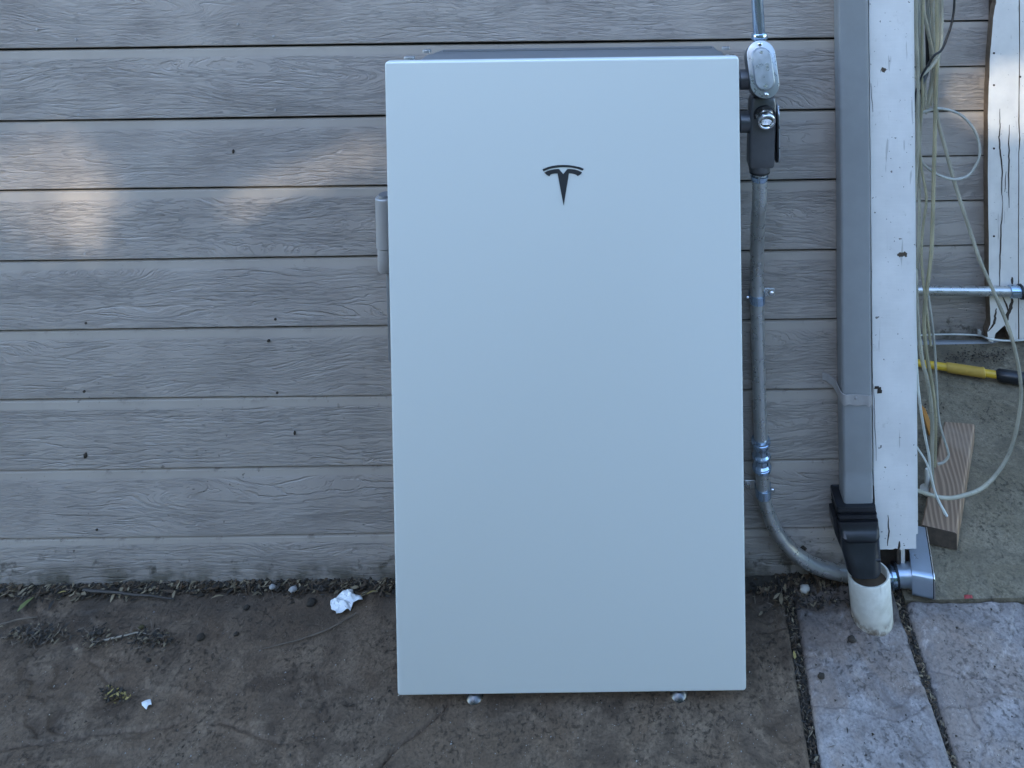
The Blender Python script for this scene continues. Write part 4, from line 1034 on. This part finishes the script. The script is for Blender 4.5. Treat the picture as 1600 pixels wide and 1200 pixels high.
# soil wedge under the litter
mb = MB(); rows = []
for i in range(220):
    x = -2.6 + 3.12*i/219; dens = noise.noise(Vector((x*6, 2.2, 0)))*0.5+0.5
    wv = 0.012 + 0.020*dens + 0.006*noise.noise(Vector((x*40, 0, 1)))
    row = []
    for yy, zz in ((-0.002, 0.012), (-0.35*wv, 0.011+0.003*noise.noise(Vector((x*50, 1, 0)))), (-0.75*wv, 0.007+0.003*noise.noise(Vector((x*60, 5, 0)))), (-wv-0.004, -0.006)):
        row.append(len(mb.v)); mb.v.append((x, yy, zz))
    rows.append(row)
for a_, b_ in zip(rows, rows[1:]):
    for i in range(3): mb.face((a_[i], a_[i+1], b_[i+1], b_[i]))
o = mb.build('soil_bank', M['soil'], None, True); o['kind'] = 'structure'
def joint(fl, fr, y0, y1, n):
    def f(mb):
        for i in range(n):
            y = rng.uniform(y0, y1); t = rng.random(); x = fl(y) + (fr(y)-fl(y))*t
            bit(mb, x, y, -0.011 + 0.004*rng.random(), 0.8, (0,0,1,2,2,2,3,3,5,5,0,2,2,1))
    return f
litter('leaf_litter', 'dry leaf bits filling the joint nearest the battery unit', [joint(j1l, j1r, -0.42, -0.02, 700)])
litter('leaf_litter', 'dry leaf bits filling the joint right of the drain pipe', [joint(j2l, j2r, -0.42, -0.02, 620)])
for nm, fl, fr in (('joint_soil', j1l, j1r), ('joint_soil', j2l, j2r)):
    mb = MB(); prev = None
    for i in range(60):
        y = -0.02 - i*0.05; row = [len(mb.v), len(mb.v)+1]; zz = -0.014 + 0.002*noise.noise(Vector((y*40, fl(y), 0)))
        mb.v += [(fl(y)-0.002, y, zz), (fr(y)+0.002, y, zz)]
        if prev: mb.face((prev[0], row[0], row[1], prev[1]))
        prev = row
    o = mb.build(nm, M['soil']); o['kind'] = 'structure'
def clump(x0, x1, y0, y1, n, pal=(0,0,2,2,2,3,3,5,1)):
    def f(mb):
        for i in range(n):
            px = rng.gauss((x0+x1)/2, (x1-x0)/4.2); py = rng.gauss((y0+y1)/2, (y1-y0)/4.2)
            q = gz(px, py, 0.0); bit(mb, q.x, q.y, (top_h(q.x, q.y) if px < 1230 else 0)+0.003+0.006*rng.random(), 0.9, pal)
    return f
litter('leaf_litter', 'leftmost clump of dead leaf bits on the brown slab', [clump(5, 112, 978, 1010, 330)])
litter('leaf_litter', 'clump of dead leaf bits left of the pale twig', [clump(125, 175, 982, 1015, 150)])
litter('leaf_litter', 'clump of dead leaf bits under the pale twig', [clump(195, 275, 988, 1018, 260)])
litter('leaf_litter', 'faint mossy tuft on the brown slab above the small paper scrap', [clump(158, 202, 1078, 1100, 120, (4,0,2,5,2))])
litter('leaf_litter', 'scattered dark crumbs around the battery unit and drain pipe', [lambda mb: [bit(mb, *(lambda q: (q.x, q.y, 0.003))(gz(rng.uniform(0, 1600), rng.uniform(935, 1200), 0)), 0.6, (2,5,5,5,3)) for _ in range(150)], clump(1180, 1330, 925, 960, 220)])
litter('leaf_litter', 'dead leaf bits on the concrete at the foot of the recessed wall', [clump(1470, 1590, 546, 572, 260, (2,2,5,0,3)), clump(1440, 1475, 620, 660, 40, (2,5,3))])
GM = [M['stoneg'], M['mud'], M['stone']]
mb = MB()
for i in range(2600):
    q = gz(rng.uniform(-60, 1660), 925 + 290*rng.random()**0.8, 0.0)
    if j1l(q.y)-0.01 < q.x < j1r(q.y)+0.02 or j2l(q.y)-0.01 < q.x < j2r(q.y)+0.02 or q.y > -0.02: continue
    s_ = rng.uniform(0.0005, 0.0011)*(2.0 if rng.random() < 0.06 else 1.0); mb.mi = rng.choice((0, 0, 1, 1, 1, 2)); b = len(mb.v)
    z_ = (top_h(q.x, q.y) if q.x < 0.32 else 0.0) - 0.0002 + (0.0 if q.x < 0.32 else 0.0015)
    for dx, dy, dz in ((1,0,0),(-0.6,0.8,0),(-0.6,-0.8,0),(0,0,1.1)): mb.v.append((q.x+dx*s_*rng.uniform(.7,1.3), q.y+dy*s_, z_+dz*s_))
    for t_ in ((0,1,3),(1,2,3),(2,0,3)): mb.face([b+k_ for k_ in t_])
tag(mb.build('grit', GM), 'fine grit scattered over the paving slabs', 'grit', None, 'stuff')
# twigs
def twig(pts, r, mat, label, z=0.004):
    P = spline([gz(px, py, z + dz) for px, py, dz in pts], 6); mb = MB()
    for p in P: p.z += max(0, top_h(p.x, p.y))
    n_ = len(P); mb.tube([p + Vector((0.0008*noise.noise(p*60), 0.0008*noise.noise(p*70), 0.0)) for p in P], [r*(1-0.6*i/n_) for i in range(n_)], 6)
    tag(mb.build('twig', mat, None, True), label, 'twig', 'twigs on the slab')
twig([(557,960,0.003),(520,982,0.002),(470,1001,0.001),(412,1016,0)], 0.0018, M['twig'], 'long thin twig running from under the crumpled paper')
twig([(162,1001,0),(195,994,0.004),(220,990,0.005),(249,996,0.002)], 0.0019, M['twigpale'], 'short pale bare twig lying on leaf clumps')
twig([(0,976,0),(28,968,0),(58,964,0)], 0.0018, M['twig'], 'brown twig at the left edge of the frame')
twig([(130,923,0.010),(180,927,0.010),(225,932,0.008),(272,937,0.004)], 0.0032, M['twigdark'], 'dark stick lying in the litter along the siding')
# single leaves
def one_leaf(px, py, L, W, yaw, mat, label, z=0.006):
    mb = MB(); q = gz(px, py, z); q.z += max(0, top_h(q.x, q.y)) if px < 1230 else 0; leaf(mb, q, L, W, yaw, 0.1, 0.4, 0)
    tag(mb.build('fallen_leaf', mat, None, True), label, 'leaf', 'single leaves on the slab')
one_leaf(581, 928, 0.021, 0.008, 0.25, M['leafyel'], 'yellow leaf right of the crumpled paper', 0.015)
one_leaf(97, 927, 0.017, 0.007, 0.1, M['leafyel'], 'small yellow leaf in the litter at far left', 0.014)
one_leaf(131, 929, 0.015, 0.007, -0.4, M['leaftan'], 'tan leaf beside the dark stick', 0.014)
one_leaf(340, 935, 0.026, 0.006, 0.1, M['leaftan'], 'slim tan leaf at the middle of the siding foot', 0.012)
one_leaf(40, 944, 0.030, 0.010, 1.2, M['leafgreen'], 'pale green leaf near the left edge')
one_leaf(1221, 935, 0.024, 0.009, 1.4, M['leaftan'], 'curled tan leaf between battery unit and pale stone', 0.010)
one_leaf(1214, 931, 0.020, 0.005, 0.6, M['leaftan'], 'narrow tan leaf touching the curled tan leaf', 0.012)
one_leaf(1241, 1023, 0.014, 0.007, 1.5, M['leafyel'], 'yellow leaf caught in the joint nearest the battery unit', 0.0)
# stones, clods, scraps
for px, py, s_, m_, lb_, nm, ct_ in (
    (1257, 926, 0.0105, 'stone', 'pale rounded stone at the siding foot right of the battery unit', 'pebble', 'stone'),
    (458, 929, 0.0085, 'stoneg', 'grey pebble in the litter left of the paper', 'pebble', 'stone'),
    (426, 925, 0.007, 'stoneg', 'smaller grey pebble in the litter beside the grey one', 'pebble', 'stone'),
    (487, 943, 0.0095, 'mud', 'dark clod of earth beside the crumpled paper', 'clod', 'clod'),
    (313, 997, 0.0085, 'mud', 'dark clod alone on the slab right of the leaf clumps', 'clod', 'clod'),
    (221, 981, 0.0060, 'moss', 'small brown clod above the pale twig', 'clod', 'clod'),
    (369, 991, 0.0050, 'mud', 'small dark clod above the long thin twig', 'clod', 'clod'),
    (232, 1031, 0.0050, 'mud', 'small dark clod below the leaf clumps', 'clod', 'clod'),
    (385, 950, 0.0065, 'mud', 'dark clod at the edge of the siding litter', 'clod', 'clod'),
    (1331, 998, 0.0075, 'mud', 'black crumb left of the white drain pipe', 'clod', 'clod'),
    (1283, 1055, 0.0065, 'mud', 'black crumb on the narrow grey slab', 'clod', 'clod')):
    q = gz(px, py, 0.004); up_ = (0.012 if py < 935 else 0.003) + (max(0, top_h(q.x, q.y)) if px < 1230 else 0)
    tag(blob(nm, (q.x, q.y, up_), s_, s_*0.8, s_*0.62, M[m_], px*0.013), lb_, ct_, 'small ' + ('stones' if ct_ == 'stone' else 'earth clods') + ' on the paving')
def scrap(name, outline, z, mat, label, cat, bulge, seed):
    bm = bmesh.new(); P = [gz(px, py, z) for px, py in outline]
    cen = sum(P, Vector())/len(P); vs_ = [bm.verts.new(p) for p in P]
    bm.faces.new(vs_); bmesh.ops.triangulate(bm, faces=bm.faces[:]); bmesh.ops.subdivide_edges(bm, edges=bm.edges[:], cuts=4, use_grid_fill=True); bmesh.ops.triangulate(bm, faces=bm.faces[:])
    ext = max((p-cen).length for p in P)
    for v in bm.verts:
        r_ = (v.co-cen).length/ext; n_ = noise.noise(v.co*110 + Vector((seed, 0, 0))); n2_ = abs(noise.noise(v.co*60 + Vector((0, seed, 0))))
        v.co.z += bulge*(1-r_*0.8)*(0.6 + 0.9*n2_) + bulge*0.45*n_
        v.co.x += bulge*0.15*n_
    for v in bm.verts: v.co.z = max(v.co.z, 0.003) + (max(0, top_h(v.co.x, v.co.y)) if outline[0][0] < 1200 else 0)
    me = bpy.data.meshes.new(name); bm.to_mesh(me); bm.free(); me.materials.append(mat)
    me.polygons.foreach_set('use_smooth', [True]*len(me.polygons)); me.set_sharp_from_angle(angle=R(35))
    o = bpy.data.objects.new(name, me); C.objects.link(o)
    sm = o.modifiers.new('thick', 'SOLIDIFY'); sm.thickness = 0.0006
    return tag(o, label, cat)
def c5(x, y): return (480+x/10, 880+y/10)
scrap('paper_scrap', [c5(*p) for p in ((360,660),(420,630),(480,560),(650,440),(720,470),(740,530),(850,590),(858,645),(720,690),(680,790),(620,785),(560,825),(460,845),(400,790),(358,720))], 0.004, M['paper'], 'crumpled white paper scrap near the battery unit', 'paper', 0.016, 2.0)
scrap('paper_scrap', [(221,1099),(228,1095),(235,1094),(237,1101),(232,1103),(229,1109),(222,1105)], 0.003, M['paper'], 'tiny white paper scrap alone on the brown slab', 'paper', 0.004, 5.0)
scrap('plastic_scrap', [(1506,931),(1519,931),(1520,936),(1507,937)], 0.002, M['red'], 'tiny red plastic scrap at the edge of the pale slab', 'scrap', 0.003, 7.0)

# ================================================================== ADDED UNSEEN HEDGE (made up to shade the wall, pierced for the sun patches)
HY = -7.0
def shade(p):                                   # where the sun ray to p crosses the hedge
    t = (HY - p.y)/SUN.y; return p + SUN*t
wins = []
def window(pxs, Y, frac):
    P = [shade(at(px, py, Y)) for px, py in pxs]; wins.append(([(p.x, p.z) for p in P], frac))
window([(-60,240),(90,205),(165,235),(195,290),(180,375),(120,412),(30,385),(-60,320)], -0.012, 0.022)
window([(-20,250),(90,220),(150,240),(180,290),(165,365),(120,392),(60,370),(-10,320)], -0.012, 0.038)
window([(85,280),(150,285),(155,360),(120,375),(90,350)], -0.012, 0.055)
window([(602,205),(604,256),(480,287),(365,340),(340,322),(440,270),(520,235)], -0.012, 0.062)
window([(420,285),(480,262),(480,287),(365,340),(350,322)], -0.012, 0.04)
window([(1480,118),(1600,95),(1640,120),(1640,205),(1555,215),(1480,180)], YT, 0.085)
def inside(poly, x, z):
    c_ = False; n_ = len(poly)
    for i in range(n_):
        (x1, z1), (x2, z2) = poly[i], poly[i-1]
        if (z1 > z) != (z2 > z) and x < (x2-x1)*(z-z1)/(z2-z1)+x1: c_ = not c_
    return c_
hr_ = random.Random(11)
added_hedge = thing('added_hedge', 'made-up dense greenery behind the viewer, added to shade the wall', 'added_hedge', (-2, HY, 0))
mb = MB(); S = 0.25; s_ = 0.00625
HX0, HX1, HZ1 = -13.0, 9.0, 5.4
bb_ = [(min(p[0] for p in w_), max(p[0] for p in w_), min(p[1] for p in w_), max(p[1] for p in w_)) for w_, _ in wins]
nx_ = int((HX1-HX0)/S); nz_ = int(HZ1/S)
def quad(x, z, sx): mb.poly([(x, HY, z), (x+sx, HY, z), (x+sx, HY, z+sx), (x, HY, z+sx)])
for i in range(nx_):
    for j in range(nz_):
        x, z = HX0+i*S, j*S
        if not any(x < b[1] and x+S > b[0] and z < b[3] and z+S > b[2] for b in bb_): quad(x, z, S); continue
        n_ = int(round(S/s_))
        for a_ in range(n_):
            for c_ in range(n_):
                xx, zz = x+a_*s_, z+c_*s_; op = 0.0
                for w_, f_ in wins:
                    if inside(w_, xx+s_/2, zz+s_/2): op += f_
                if ((a_+i*n_)*0.7548776662 + (c_+j*n_)*0.5698402910) % 1.0 >= op: quad(xx, zz, s_)
mb.build('pierced_shade_sheet', M['added_hedge'], added_hedge)  # flat sheet added to block the sun, gaps shape the sun patches
mb = MB()
for i in range(9000):
    x, z = hr_.uniform(HX0, HX1), hr_.uniform(0, HZ1+0.25); y = HY + hr_.uniform(-0.35, 0.35)
    t = (HY-y)/SUN.y; hx, hz_ = x + SUN.x*t, z + SUN.z*t
    if any(b[0]-0.18 < hx < b[1]+0.18 and b[2]-0.18 < hz_ < b[3]+0.18 for b in bb_): continue
    leaf(mb, (x, y, z), hr_.uniform(0.10, 0.2), hr_.uniform(0.06, 0.11), hr_.uniform(0, 6.28), hr_.uniform(-1, 1), 0.3, 0)
fo_ = mb.build('foliage', M['added_hedge'], added_hedge); fo_['kind'] = 'stuff'
for x in range(-12, 9, 2):
    mb = MB(); mb.tube([(x, HY+0.05, -0.05), (x+0.1, HY+0.08, 1.2), (x-0.05, HY+0.05, 3.0)], [0.07, 0.05, 0.03], 8); mb.build('trunk', M['twig'], added_hedge, True)
